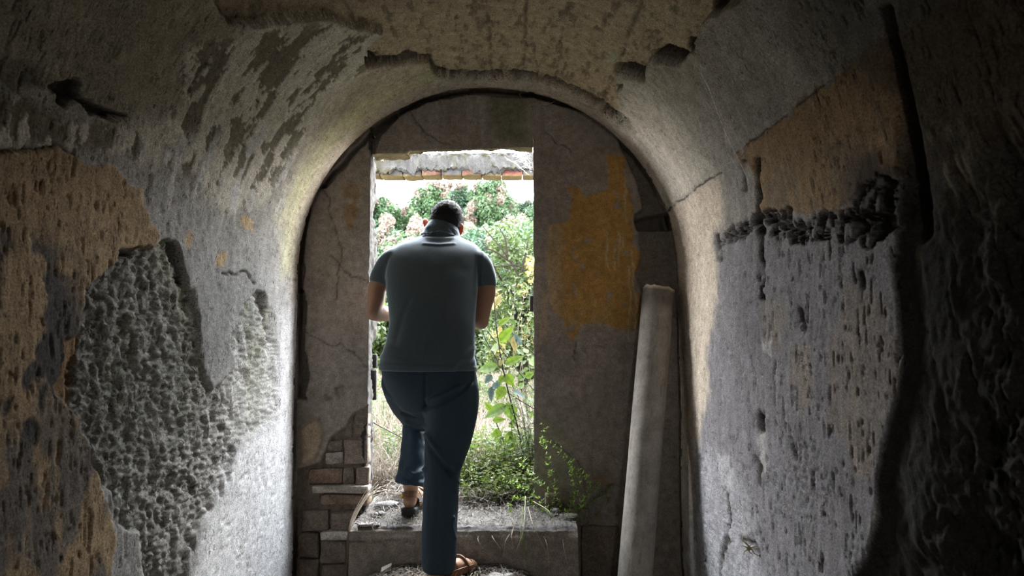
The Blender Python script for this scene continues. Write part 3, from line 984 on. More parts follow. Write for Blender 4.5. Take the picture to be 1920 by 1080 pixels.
PY2 += 0.006 * crk
top = np.stack([W, PY2, PZ2], -1)
sb = MB()
sb.add(top, grid_faces(*W.shape), None, cs.reshape(-1, 3))
for xe, sg in ((SX0, 1), (SX1, -1)):
    col_ = top[:, 0] if sg > 0 else top[:, -1]
    low = col_.copy(); low[:, 2] = -0.2
    midp = (col_ + low) / 2; midp[:, 0] += sg * -0.006
    sb.add(np.stack([col_, midp, low], 0), grid_faces(3, len(prof)), None, np.tile(cs[:, 0] * 0.9, (3, 1)))
obj('doorstep', sb.mesh('doorstep', True), M_CONC, kind='structure')


def ground_z(x, y):
    x = np.asarray(x, np.float32); y = np.asarray(y, np.float32)
    return (0.19 + 0.035 * np.clip(y - 3.8, 0, 8) + 0.22 * np.clip(y - 12, 0, 50) + 0.05 * np.exp(-((x - 0.12) / 0.35) ** 2) * np.exp(-((y - 3.95) / 0.4) ** 2)
            + 0.03 * fbm(x * 2, y * 2, 0, 4, 521) + 0.3 * fbm(x * 0.2, y * 0.2, 0, 3, 522) * sstep(6, 14, y))


gx, gy = np.meshgrid(np.linspace(-1, 1, 160), np.concatenate([np.linspace(3.60, 10, 130), np.linspace(10.4, 60, 60)]), indexing='ij')
gx = gx * (1.2 + 0.75 * gy)
gz = ground_z(gx, gy) - 0.14 * sstep(3.88, 3.74, gy)
gn = fbm(gx * 1.5, gy * 1.5, 0, 5, 523)
cg = np.empty(gx.shape + (3,), np.float32); cg[:] = (0.06, 0.049, 0.033)
gm = sstep(0.0, 0.3, gn)[..., None]
cg = cg * (1 - gm) + np.array([0.03, 0.042, 0.015]) * gm
obj('ground', np_mesh('ground', np.stack([gx, gy, gz], -1), grid_faces(*gx.shape), cg.reshape(-1, 3)), M_CONC, kind='structure')

# ================================================================== ruined lintel outside
LY = 4.55
lz0 = P(850, 330, LY)[2]; lz1 = P(850, 285, LY)[2]
lx0 = P(650, 310, LY)[0]; lx1 = P(1050, 310, LY)[0]
hb = 0.36 * (lz1 - lz0)
lint = empty('lintel', ((lx0 + lx1) / 2, LY + 0.1, lz0), 'mossy concrete lintel over a row of bricks outside the doorway', 'lintel')
lint['kind'] = 'structure'
del lint['category']
xs = np.linspace(lx0, lx1, 200)
th = np.linspace(0, 2 * np.pi, 72, endpoint=False)
cyx = np.sign(np.cos(th)) * np.abs(np.cos(th)) ** 0.35; czx = np.sign(np.sin(th)) * np.abs(np.sin(th)) ** 0.35
ring_y = LY + 0.075 + 0.075 * cyx; ring_z = (lz0 + hb * 0.72 + lz1) / 2 + (lz1 - lz0 - hb * 0.72) / 2 * czx
XX = np.repeat(xs[:, None], 72, 1); YY = np.repeat(ring_y[None], 200, 0); ZZ = np.repeat(ring_z[None], 200, 0)
n1 = fbm(XX * 26, YY * 26, ZZ * 30, 5, 531, 0.65); n2 = fbm(XX * 9, YY * 9, ZZ * 9, 3, 532)
frontm = sstep(0.3, 0.9, -np.repeat(cyx[None], 200, 0))
hang = frontm * sstep(0.2, -0.6, np.repeat(czx[None], 200, 0)) * (0.05 * n2 + 0.05 * n1)
YY = YY - frontm * (0.022 * n1 + 0.014); ZZ = ZZ + 0.004 * n1 - np.abs(hang) * 1.2
cl = np.empty(XX.shape + (3,), np.float32); cl[:] = (0.048, 0.046, 0.043)
mm = sstep(0.10, 0.22, n1 + 0.5 * n2)[..., None]
cl = cl * (1 + 0.3 * n1)[..., None]
cl = cl * (1 - 0.85 * mm) + np.array([0.026, 0.023, 0.010]) * 0.85 * mm
lb_ = MB(); lb_.loft(np.stack([XX, YY, ZZ], -1) - np.array(lint.location), True)
lb_.C[-1][0:200 * 72] = cl.reshape(-1, 3)
obj('concrete_band', lb_.mesh('concrete_band', True), M_CONC, lint)
bxs = [650, 690, 712, 755, 790, 827, 866, 903, 940, 980, 1015, 1050]
bcol = [(0.13, 0.12, 0.11), (0.12, 0.11, 0.1), (0.12, 0.115, 0.11), (0.115, 0.115, 0.12), (0.21, 0.10, 0.075), (0.115, 0.115, 0.12), (0.22, 0.105, 0.07), (0.13, 0.13, 0.13), (0.25, 0.085, 0.07), (0.13, 0.125, 0.115), (0.2, 0.1, 0.08)]
for k in range(len(bxs) - 1):
    a = P(bxs[k] + 1, 336, LY); b = P(bxs[k + 1] - 1, 336, LY)
    me = rough_box(b[0] - a[0] + 0.004, 0.14, hb, 540 + k, 0.006, round_=0.004); me.name = 'brick'
    V, N = get_vn(me)
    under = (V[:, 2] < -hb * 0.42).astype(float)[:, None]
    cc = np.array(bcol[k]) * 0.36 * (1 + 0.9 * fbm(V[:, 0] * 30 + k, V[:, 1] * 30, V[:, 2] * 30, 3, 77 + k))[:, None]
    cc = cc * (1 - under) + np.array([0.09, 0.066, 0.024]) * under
    set_col(me, cc)
    o = obj('brick', me, M_BRICK, lint)
    o.location = Vector(((a[0] + b[0]) / 2, LY + 0.07 + random.uniform(-0.006, 0.006), lz0 + hb / 2 + random.uniform(-0.003, 0.003))) - lint.location
# piers carrying it, hidden behind the jambs from here
for x_ in (lx0 + 0.03, lx1 - 0.03):
    h_ = lz0 - 0.1 - 0.002
    me = rough_box(0.20, 0.16, h_, 560, 0.01, round_=0.01); me.name = 'pillar'
    set_col(me, np.full((len(me.vertices), 3), (0.2, 0.16, 0.13)))
    o = obj('pillar', me, M_BRICK, None, kind='structure')
    o.location = (float(x_ + (-0.11 if x_ < -0.3 else 0.11)), LY + 0.08, 0.1 + h_ / 2)

# ================================================================== leaning pipe
pa = P(1235, 541, 3.44); pb = P(1188, 1110, 3.22)
dirp = (pb - pa) / np.linalg.norm(pb - pa)
pb = pa + dirp * ((pa[2] + 0.165) / -dirp[2])
rp = 0.078
pipe = MB()
m_ = 64
a_ = np.linspace(0, 2 * np.pi, m_, endpoint=False)
u_ = np.cross(dirp, [0, 1, 0]); u_ /= np.linalg.norm(u_); v_ = np.cross(dirp, u_)
L_ = np.linalg.norm(pb - pa)
rings, cols = [], []
jag = 0.012 * fbm(np.cos(a_) * 2.2 + 3, np.sin(a_) * 2.2, 0, 4, 571) + 0.012 * np.maximum(0, np.cos(a_ - 0.2)) 
ts = np.concatenate([[0], np.linspace(0.004, 1, 110)])
for k, t in enumerate(ts):
    ctr = pa + dirp * (t * L_)
    rr = rp * (1 - 0.008 * fbm(np.cos(a_) * 2, np.sin(a_) * 2, np.full(m_, t * 5), 3, 572))
    off = jag * max(0, 1 - t * L_ / 0.06)
    rings.append(ctr + rr[:, None] * (np.cos(a_)[:, None] * u_ + np.sin(a_)[:, None] * v_) + off[:, None] * dirp)
    n_ = fbm(np.cos(a_) * 3, np.sin(a_) * 3, np.full(m_, t * 4), 4, 573)
    n3 = fbm(np.cos(a_) * 9, np.sin(a_) * 9, np.full(m_, t * 30), 4, 574)
    base_c = np.array([0.27, 0.245, 0.215]); dark = np.array([0.12, 0.105, 0.09])
    f_ = np.clip(sstep(0.16, 0.07, np.full(m_, t * L_)) * 0.8 + 0.35 * sstep(0.1, 0.5, n_) + 0.5 * sstep(0.3, 0.5, n3), 0, 1)
    cols.append(base_c * (1 - f_[:, None]) + dark * f_[:, None])
inner = [r_ * 1 for r_ in rings[:40]]
inner = [(pa + dirp * (t * L_)) + (r_ - (pa + dirp * (t * L_))) * 0.78 for t, r_ in zip(ts[:40], rings[:40])]
allr = inner[::-1] + rings
pipe.loft(allr, False)
pipe.C[-1][:] = np.concatenate([np.full((40 * m_, 3), 0.30), np.array(cols).reshape(-1, 3)], 0)
pipe.C[-1][38 * m_:42 * m_] = (0.46, 0.40, 0.32)
o = obj('cement_pipe', pipe.mesh('cement_pipe', True), M_PIPE, None, label='long grey cement pipe with a broken rim leaning against the end wall', category='pipe')

# ================================================================== the man
M_SHIRT, nt, b = new_mat('blue_grey_pique')
tc = nt.nodes.new('ShaderNodeTexCoord')
n1 = noise_node(nt, 420, 2, 0.7, tc.outputs['Object'])
r1 = ramp(nt, n1.outputs['Fac'], [(0.35, (0.039, 0.054, 0.065)), (0.65, (0.082, 0.110, 0.130))])
nt.links.new(r1.outputs[0], b.inputs['Base Color'])
b.inputs['Roughness'].default_value = 0.85
b.inputs['Sheen Weight'].default_value = 0.9
b.inputs['Sheen Roughness'].default_value = 0.4
b.inputs['Sheen Tint'].default_value = (0.7, 0.85, 1.0, 1)
bp = nt.nodes.new('ShaderNodeBump'); bp.inputs['Strength'].default_value = 0.25; bp.inputs['Distance'].default_value = 0.001
nt.links.new(n1.outputs['Fac'], bp.inputs['Height']); nt.links.new(bp.outputs[0], b.inputs['Normal'])
M_TROUSER, nt, b = new_mat('navy_trouser_cloth')
tc = nt.nodes.new('ShaderNodeTexCoord')
n1 = noise_node(nt, 300, 2, 0.6, tc.outputs['Object'])
r1 = ramp(nt, n1.outputs['Fac'], [(0.3, (0.014, 0.032, 0.048)), (0.7, (0.026, 0.054, 0.078))])
nt.links.new(r1.outputs[0], b.inputs['Base Color'])
b.inputs['Roughness'].default_value = 0.62
b.inputs['Specular IOR Level'].default_value = 0.3
M_SKIN, nt, b = new_mat('skin')
a = nt.nodes.new('ShaderNodeAttribute'); a.attribute_name = 'Col'
nt.links.new(a.outputs['Color'], b.inputs['Base Color'])
b.inputs['Roughness'].default_value = 0.5
b.inputs['Subsurface Weight'].default_value = 0.6
b.inputs['Subsurface Radius'].default_value = (0.02, 0.006, 0.003)
b.inputs['Subsurface Scale'].default_value = 0.5
M_HAIR = mat_plain('short_dark_hair', (0.014, 0.012, 0.012), 0.6, 0.22, 0.6, 260, 0.5)
M_SOLE = mat_plain('sandal_sole', (0.02, 0.018, 0.016), 0.7, 0.3, 0.2, 150)
M_STRAP = mat_plain('brown_strap', (0.16, 0.085, 0.045), 0.6, 0.35, 0.2, 150)
M_BUCK = mat_plain('black_buckle', (0.012, 0.012, 0.012), 0.4, 0.5)
M_STITCH = mat_plain('orange_stitching', (0.55, 0.16, 0.04), 0.6, 0.3)
M_YEL = mat_plain('yellow_tab', (0.6, 0.38, 0.04), 0.6, 0.3)

TH = np.linspace(0, 2 * np.pi, 40, endpoint=False)


def rr(py_, xl, xr, Y, hd, e=2.4, shrink=0.0):
    a = P(xl, py_, Y); b_ = P(xr, py_, Y)
    c_ = (a + b_) / 2
    w_ = (b_[0] - a[0]) / 2 - shrink
    hd = hd - shrink
    cx_ = np.sign(np.cos(TH)) * np.abs(np.cos(TH)) ** (2 / e); sy_ = np.sign(np.sin(TH)) * np.abs(np.sin(TH)) ** (2 / e)
    return np.stack([c_[0] + w_ * cx_, c_[1] + hd * sy_, np.full(40, c_[2])], -1)


def dense(rows, n):
    return spline(np.array(rows, float), n)


torso = [(694, 711, 894, 3.13, .132), (675, 714, 892, 3.13, .132), (650, 721, 889, 3.135, .132), (625, 727, 889, 3.145, .132), (600, 730, 890, 3.155, .135),
         (560, 727, 893, 3.175, .14), (520, 723, 897, 3.20, .142), (495, 725, 900, 3.215, .136), (475, 731, 902, 3.23, .122), (462, 741, 896, 3.245, .105), (453, 760, 882, 3.26, .085), (446, 782, 866, 3.275, .068), (440, 796, 858, 3.285, .055)]
torso = [(a_, b_, c_, Y_ + 0.17 * float(sstep(694, 440, a_)), h_) for a_, b_, c_, Y_, h_ in torso]
LEAN = 0.135
sh = MB()
sh.loft([rr(*r_) for r_ in dense(torso, 60)])
slL = spline([P(765, 492, 3.24 + LEAN), P(738, 490, 3.235 + LEAN), P(719, 514, 3.23 + LEAN), P(711, 534, 3.22 + LEAN)], 14)
sh.tube(slL, np.interp(np.linspace(0, 1, 14), [0, .3, .7, 1], [.06, .066, .060, .052]), 24)
slR = spline([P(868, 494, 3.24 + LEAN), P(894, 493, 3.235 + LEAN), P(907, 518, 3.23 + LEAN), P(911, 540, 3.22 + LEAN)], 14)
sh.tube(slR, np.interp(np.linspace(0, 1, 14), [0, .3, .7, 1], [.06, .064, .058, .05]), 24)
me = remesh(sh.mesh('shirt'), 0.0056, 12, 0.5)
V, N = get_vn(me)
vx, vy = project(V)
fold = 0.004 * fbm(V[:, 0] * 7, V[:, 1] * 7, V[:, 2] * 5, 3, 601)
for ln, w_, amp in (([(798, 446), (822, 448), (850, 447)], 2.2, .005), ([(802, 452), (826, 454), (844, 452)], 2.4, -.004), ([(794, 457), (824, 459), (852, 457)], 2.2, .004),
                    ([(768, 560), (752, 600), (742, 640)], 6, -.004), ([(892, 545), (888, 600), (886, 640)], 5, .004), ([(848, 690), (872, 668), (890, 650)], 5, .005), ([(858, 692), (880, 676), (893, 668)], 4, -.005),
                    ([(728, 640), (745, 652), (770, 660)], 6, -.004), ([(716, 668), (740, 672), (760, 680)], 5, .004), ([(728, 485), (723, 505), (724, 535)], 2.5, -.0035), ([(897, 485), (897, 510), (898, 540)], 2.5, -.0035),
                    ([(905, 470), (904, 500), (903, 530)], 3, .004), ([(820, 600), (800, 640), (790, 680)], 10, .003), ([(860, 520), (840, 560), (835, 600)], 10, .003)):
    fold += amp * line_mask(vx, vy, ln, w_)
fold += 0.0022 * line_mask(vx, vy, [(700, 683), (800, 687), (900, 690)], 3.0) - 0.002 * line_mask(vx, vy, [(700, 679), (800, 683), (900, 686)], 1.5)
set_v(me, V + N * fold[:, None])
base_pt = P(828, 1075, 3.04)
man = empty('person', (base_pt[0], base_pt[1], 0.05), 'man in dark polo shirt and navy trousers, head bowed, stepping out through the doorway', 'person')


def toman(me):
    V, _ = get_vn(me)
    set_v(me, V - np.array(man.location, np.float32))
    return me


obj('polo_shirt', toman(me), M_SHIRT, man)

# collar: folded band standing round the neck
LC = 0.17
cb = MB()
cr = []
for (py_, xl, xr, Y, hd) in dense([(450, 786, 864, 3.27, .080), (444, 792, 861, 3.28, .074), (436, 798, 859, 3.29, .070), (426, 807, 855, 3.302, .064), (411, 815, 850, 3.325, .060)], 44):
    cr.append(rr(py_, xl, xr, Y + LC, hd, 2.1) + np.stack([np.zeros(40), np.zeros(40), -0.018 * np.maximum(0, np.sin(TH)) - 0.010 * np.cos(TH)], -1))
inn = [r_.mean(0) + (r_ - r_.mean(0)) * 0.90 for r_ in cr]
lower = [cr[0] * 1]
cb.loft(cr + inn[::-1], False)
# turned-down leaf of the collar
lf = []
for t in np.linspace(0, 1, 24):
    r_ = cr[-1] * (1 - t) + cr[12] * t
    c_ = r_.mean(0)
    lf.append(c_ + (r_ - c_) * (1.04 + 0.10 * math.sin(math.pi * min(1, t * 1.2)) + 0.07 * t))
cb.loft(lf, False)
me = cb.mesh('collar')
V, N = get_vn(me)
vx, vy = project(V)
f_ = 0.0015 * fbm(V[:, 0] * 30, V[:, 1] * 30, V[:, 2] * 60, 3, 611)
for ln, w_, amp in (([(798, 441), (815, 431), (832, 428)], 1.3, .009), ([(806, 437), (828, 435), (842, 440)], 1.2, -.009), ([(798, 444), (822, 440), (852, 443)], 1.2, .010), ([(800, 448), (830, 445), (858, 448)], 1.2, -.009), ([(814, 428), (822, 425), (830, 427)], 1.0, .006), ([(845, 428), (852, 436), (857, 444)], 1.6, .008), ([(806, 428), (799, 437), (795, 444)], 1.6, .008)):
    f_ = f_ + amp * line_mask(vx, vy, ln, w_)
set_v(me, V + N * f_[:, None])
obj('collar', toman(me), M_SHIRT, man)

# trousers
legR = [(700, 800, 890, 3.13, .11), (725, 797, 897, 3.125, .122), (755, 797, 898, 3.12, .120), (790, 797, 893, 3.115, .108), (830, 796, 883, 3.11, .098), (870, 795, 868, 3.105, .088), (905, 794, 861, 3.095, .082),
        (950, 793, 858, 3.075, .078), (1000, 792, 857, 3.055, .078), (1040, 792, 856, 3.04, .082), (1066, 793, 852, 3.035, .086)]
pel = [(684, 716, 890, 3.135, .122), (705, 718, 894, 3.135, .130), (728, 726, 895, 3.14, .130), (748, 738, 885, 3.155, .120), (766, 752, 868, 3.18, .100), (780, 766, 850, 3.20, .07)]
tr = MB()
tr.loft([rr(*r_) for r_ in dense(legR, 50)])
tr.loft([rr(*r_) for r_ in dense(pel, 16)])
lt = spline([P(756, 712, 3.15), P(762, 737, 3.24), P(773, 764, 3.36), P(779, 784, 3.47)], 20)
tr.tube(lt, np.interp(np.linspace(0, 1, 20), [0, .5, 1], [.102, .094, .072]), 28)
lsh = spline([P(779, 776, 3.47), P(778, 800, 3.465), P(776, 845, 3.44), P(771, 880, 3.42), P(768, 906, 3.415)], 20)
tr.tube(lsh, np.interp(np.linspace(0, 1, 20), [0, .3, .7, 1], [.066, .062, .062, .074]), 28)
me = remesh(tr.mesh('trousers'), 0.0056, 9, 0.5)
V, N = get_vn(me)
vx, vy = project(V)
fold = 0.0035 * fbm(V[:, 0] * 8, V[:, 1] * 8, V[:, 2] * 4, 3, 621)
lowerR = sstep(800, 880, vy) * (V[:, 1] < 3.25)
fold += lowerR * 0.009 * fbm(V[:, 0] * 14, V[:, 1] * 14, V[:, 2] * 5 + V[:, 0] * 6, 3, 622)
lowerL = (V[:, 1] > 3.33)
fold += lowerL * 0.011 * fbm(V[:, 0] * 16 + V[:, 2] * 5, V[:, 1] * 16, V[:, 2] * 12, 3, 623)
for ln, w_, amp in (([(797, 690), (797, 730), (798, 770)], 2.5, -.004), ([(798, 765), (830, 755), (865, 735), (885, 715)], 4, -.006), ([(800, 750), (830, 742), (860, 725)], 4, .004), ([(800, 815), (825, 850), (850, 885)], 4, .006), ([(800, 830), (822, 862), (845, 890)], 4, -.005),
                    ([(862, 870), (853, 890), (858, 905)], 3, .008), ([(840, 880), (856, 900), (852, 920)], 3, -.007), ([(850, 970), (846, 985), (852, 1010)], 3, .006), ([(762, 790), (780, 798), (797, 800)], 3, .006), ([(760, 800), (775, 806), (795, 808)], 2.5, -.006),
                    ([(760, 880), (775, 890), (795, 880)], 4, .007), ([(750, 890), (770, 902), (790, 898)], 4, -.006), ([(756, 776), (770, 780), (790, 777)], 3, -.006)):
    fold += 1.6 * amp * line_mask(vx, vy, ln, w_)
set_v(me, V + N * fold[:, None])
obj('trousers', toman(me), M_TROUSER, man)

# body in one piece
bd = MB()
bd.loft([rr(*r_, shrink=0.014) for r_ in dense(torso, 40)])
bd.loft([rr(*r_, shrink=0.022) for r_ in dense(pel[:4], 12)])
bd.loft([rr(*r_, shrink=0.02) for r_ in dense(legR[:-2], 30)])
bd.tube(lt, np.interp(np.linspace(0, 1, 20), [0, .5, 1], [.078, .068, .050]), 20)
bd.tube(lsh, np.interp(np.linspace(0, 1, 20), [0, .3, 1], [.05, .05, .04]), 20)
# head, bowed and tipped to the right
HC = P(838, 413, 3.345 + LC)
pit, rol = math.radians(42), math.radians(9)
hu = np.array([math.sin(rol), math.sin(pit) * math.cos(rol), math.cos(pit) * math.cos(rol)])
hf = np.array([0, math.cos(pit), -math.sin(pit)])
hr = np.cross(hf, hu); hr /= np.linalg.norm(hr); hf = np.cross(hu, hr)


def HL(r_, f_, u_):
    return HC + hr * r_ + hf * f_ + hu * u_


bd.ellipsoid(HL(0, 0, 0), [hr * .077, hf * .096, hu * .092], 18, 26)
bd.ellipsoid(HL(0, .035, -.062), [hr * .058, hf * .066, hu * .070], 14, 22)     # face and jaw
bd.ellipsoid(HL(0, .078, -.112), [hr * .026, hf * .026, hu * .022])              # chin
bd.tube([HL(0, .092, -.020), HL(0, .112, -.050), HL(0, .105, -.066)], [.009, .013, .016], 10)  # nose
bd.tube([HL(-.022, .094, -.088), HL(.022, .094, -.088)], [.008, .008], 8)        # lips
for s_ in (-1, 1):
    bd.ellipsoid(HL(s_ * .030, .086, -.024), [hr * .014, hf * .010, hu * .010], 8, 12)  # eyelids
neck = spline([P(830, 458, 3.25 + LC), P(831, 440, 3.285 + LC), HL(0, -.02, -.06)], 10)
bd.tube(neck, .056, 24)
earL, earR = P(800.5, 420, 3.335 + LC), P(863, 431, 3.335 + LC)
for e_, s_ in ((earL, -1), (earR, 1)):
    tip = np.array([s_ * 0.55, -0.55, 0.0]); tip /= np.linalg.norm(tip)
    upv = np.array([s_ * 0.22, 0.25, 1.0]); upv /= np.linalg.norm(upv)
    nrm_ = np.cross(tip, upv)
    bd.ellipsoid(e_ + tip * 0.004, [tip * .023, nrm_ * .008, upv * .036], 10, 16)
    bd.ellipsoid(e_ - tip * 0.012 - upv * .004, [tip * .014, nrm_ * .011, upv * .018], 8, 12)
# arms
elL, elR = P(701, 587, 3.30), P(902, 603, 3.30)
wrL, wrR = P(768, 590, 3.53), P(852, 598, 3.53)
for sp_, el, wr, s_ in ((slL, elL, wrL, -1), (slR, elR, wrR, 1)):
    up_ = spline([sp_[3], sp_[-1], sp_[-1] * .45 + el * .55, el], 18)
    bd.tube(up_, np.interp(np.linspace(0, 1, 18), [0, .45, .75, 1], [.052, .045, .040, .036]), 20)
    bd.ellipsoid(el, np.eye(3) * [.037, .037, .037], 10, 16)
    fo = spline([el, el * .65 + wr * .35, wr], 16)
    bd.tube(fo, np.interp(np.linspace(0, 1, 16), [0, .3, 1], [.037, .041, .027]), 20)
    # hand: palm, four curled fingers, thumb
    dr = np.array([-s_ * 0.55, 0.75, 0.25]); dr /= np.linalg.norm(dr)
    side = np.array([0, -0.3, 1.0]); side -= dr * (side @ dr); side /= np.linalg.norm(side)
    pn = np.cross(dr, side) * s_                                             # palm faces the other hand
    if pn[0] * -s_ < 0: pn = -pn
    palm = wr + dr * 0.055
    bd.tube([wr, wr + dr * .02, palm, wr + dr * .092], [.026, .034, .041, .040], 18, flat=0.42, ref=side)
    for k, (of, ln_) in enumerate(((.032, .078), (.011, .086), (-.011, .080), (-.031, .062))):
        k0 = wr + dr * .086 + side * of
        p1 = k0 + dr * ln_ * .45 + pn * ln_ * .14
        p2 = p1 + dr * ln_ * .22 + pn * ln_ * .26
        p3 = p2 - dr * ln_ * .02 + pn * ln_ * .26
        bd.tube(spline([wr + dr * .06 + side * of, k0, p1, p2, p3], 14), np.linspace(.0095, .0072, 14), 10)
    t0 = wr + dr * .025 + side * .030
    bd.tube(spline([t0 - side * .01, t0 + dr * .03 + side * .02 + pn * .012, t0 + dr * .062 + side * .022 + pn * .034], 10), [.014] * 4 + [.012] * 3 + [.010] * 3, 10)


def foot(heel, ang, up_dir_z=0.0, ank=None):
    """heel: ground point under the heel; ang: heading from +Y towards +X"""
    fd = np.array([math.sin(ang), math.cos(ang), up_dir_z]); fd /= np.linalg.norm(fd)
    rt = np.array([math.cos(ang), -math.sin(ang), 0])
    uz = np.cross(rt, fd)
    bd.tube([heel + fd * .0 + uz * .036, heel + fd * .06 + uz * .045, heel + fd * .12 + uz * .040, heel + fd * .18 + uz * .026, heel + fd * .215 + uz * .02],
            [.032, .035, .040, .045, .038], 20, flat=0.75, ref=uz)
    bd.ellipsoid(heel + fd * .005 + uz * .034, [rt * .033, fd * .036, uz * .034])
    for k, (of, l_, r_) in enumerate(((-.030, .245, .013), (-.011, .250, .010), (.006, .243, .0095), (.021, .233, .009), (.034, .220, .0085))):
        sg = of
        bd.tube([heel + fd * .19 + rt * sg * 0.9 + uz * .022, heel + fd * (l_ - .012) + rt * sg + uz * .017, heel + fd * l_ + rt * sg + uz * .013], [r_, r_, r_ * .8], 10)
    bd.tube(spline([heel + fd * .045 + uz * .04, heel + fd * .03 + uz * .085, ank], 8), [.036, .034, .034, .035, .036, .037, .038, .04], 18)
    return fd, rt, uz


aR, aL = math.radians(38), math.radians(4)
heelR = P(813, 1078, 3.01); heelR[2] = 0.062
heelL = P(768, 950, 3.43); heelL[2] = 0.266
fR = foot(heelR, aR, 0.0, P(822, 1030, 3.04))
fL = foot(heelL, aL, -0.04, P(768, 898, 3.415))
me = remesh(bd.mesh('body'), 0.0062, 3, 0.5)
V, N = get_vn(me)
skc = np.tile(np.array([0.36, 0.205, 0.135], np.float32), (len(V), 1))
ear = np.exp(-(np.minimum(np.linalg.norm(V - earL, axis=1), np.linalg.norm(V - earR, axis=1)) / 0.030) ** 4)[:, None]
skc = skc * (1 - ear) + np.array([0.85, 0.17, 0.08]) * ear  # red glow of backlit ears painted into the skin colour
skc *= (1 + 0.10 * fbm(V[:, 0] * 60, V[:, 1] * 60, V[:, 2] * 60, 3, 631))[:, None]
lips = np.exp(-(np.linalg.norm(V - HL(0, .1, -.088), axis=1) / 0.02) ** 4)[:, None]
skc = skc * (1 - lips * .6) + np.array([0.35, 0.11, 0.09]) * lips * .6
set_col(me, skc)
obj('body', toman(me), M_SKIN, man)
# eyes
for s_ in (-1, 1):
    eb_ = MB(); eb_.ellipsoid(HL(s_ * .030, .090, -.026) - np.array(man.location), [hr * .010, hf * .009, hu * .006], 8, 12)
    obj('eye', eb_.mesh('eye'), mat_plain('eye', (0.35, 0.33, 0.31), 0.3, 0.5) if s_ < 0 else bpy.data.materials['eye'], man)

# hair: cropped cap plus stubble strands
th = np.linspace(0, np.pi, 70); ph = np.linspace(0, 2 * np.pi, 110, endpoint=False)
T_, P_ = np.meshgrid(th, ph, indexing='ij')
lr, lf_, lu = np.sin(T_) * np.cos(P_), np.sin(T_) * np.sin(P_), np.cos(T_)
hn = fbm(lr * 9, lf_ * 9, lu * 9, 4, 641)
hn2 = fbm(lr * 30, lf_ * 30, lu * 20, 3, 642)
line = lu * .092 - (-.088 + 1.0 * np.maximum(0, lf_ * .096 + .005)) + 0.004 * hn2
thick = 0.011 * sstep(-0.012, 0.03, line) * (1 + 0.25 * hn + 0.2 * hn2)
earz = np.exp(-(((lu * .092 + .018) / .026) ** 2 + ((lf_ * .096 - .012) / .03) ** 2)) * (np.abs(lr) > 0.6)
thick = thick * (1 - earz)
off = np.where((line > -0.012) & (thick > 0.0004), thick - 0.001, -0.012)
HV = HC + (lr * (.077 + off))[..., None] * hr + (lf_ * (.096 + off))[..., None] * hf + (lu * (.092 + off))[..., None] * hu
hb_ = MB()
hb_.add(HV, grid_faces(70, 110, 0, True))
sel = np.argwhere(line > 0.0)
pick = sel[RNG.integers(0, len(sel), 6500)]
base_p = HV[pick[:, 0], pick[:, 1]] + RNG.normal(0, .0015, (6500, 3))
dirs = np.stack([lr, lf_, lu], -1)[pick[:, 0], pick[:, 1]]
dw = dirs[:, :1] * hr + dirs[:, 1:2] * hf + dirs[:, 2:] * hu
grow = dw * .55 + hf * .35 + RNG.normal(0, .35, (6500, 3)) - hu * 0.25
grow /= np.linalg.norm(grow, axis=1)[:, None]
sd_ = np.cross(grow, RNG.normal(0, 1, (6500, 3))); sd_ /= np.linalg.norm(sd_, axis=1)[:, None]
ln_ = RNG.uniform(.006, .013, (6500, 1))
TV = np.stack([base_p - sd_ * .0007, base_p + sd_ * .0007, base_p + grow * ln_], 1)
hb_.add(TV.reshape(-1, 3), None, np.arange(6500 * 3).reshape(-1, 3))
obj('hair', toman(hb_.mesh('hair')), M_HAIR, man)


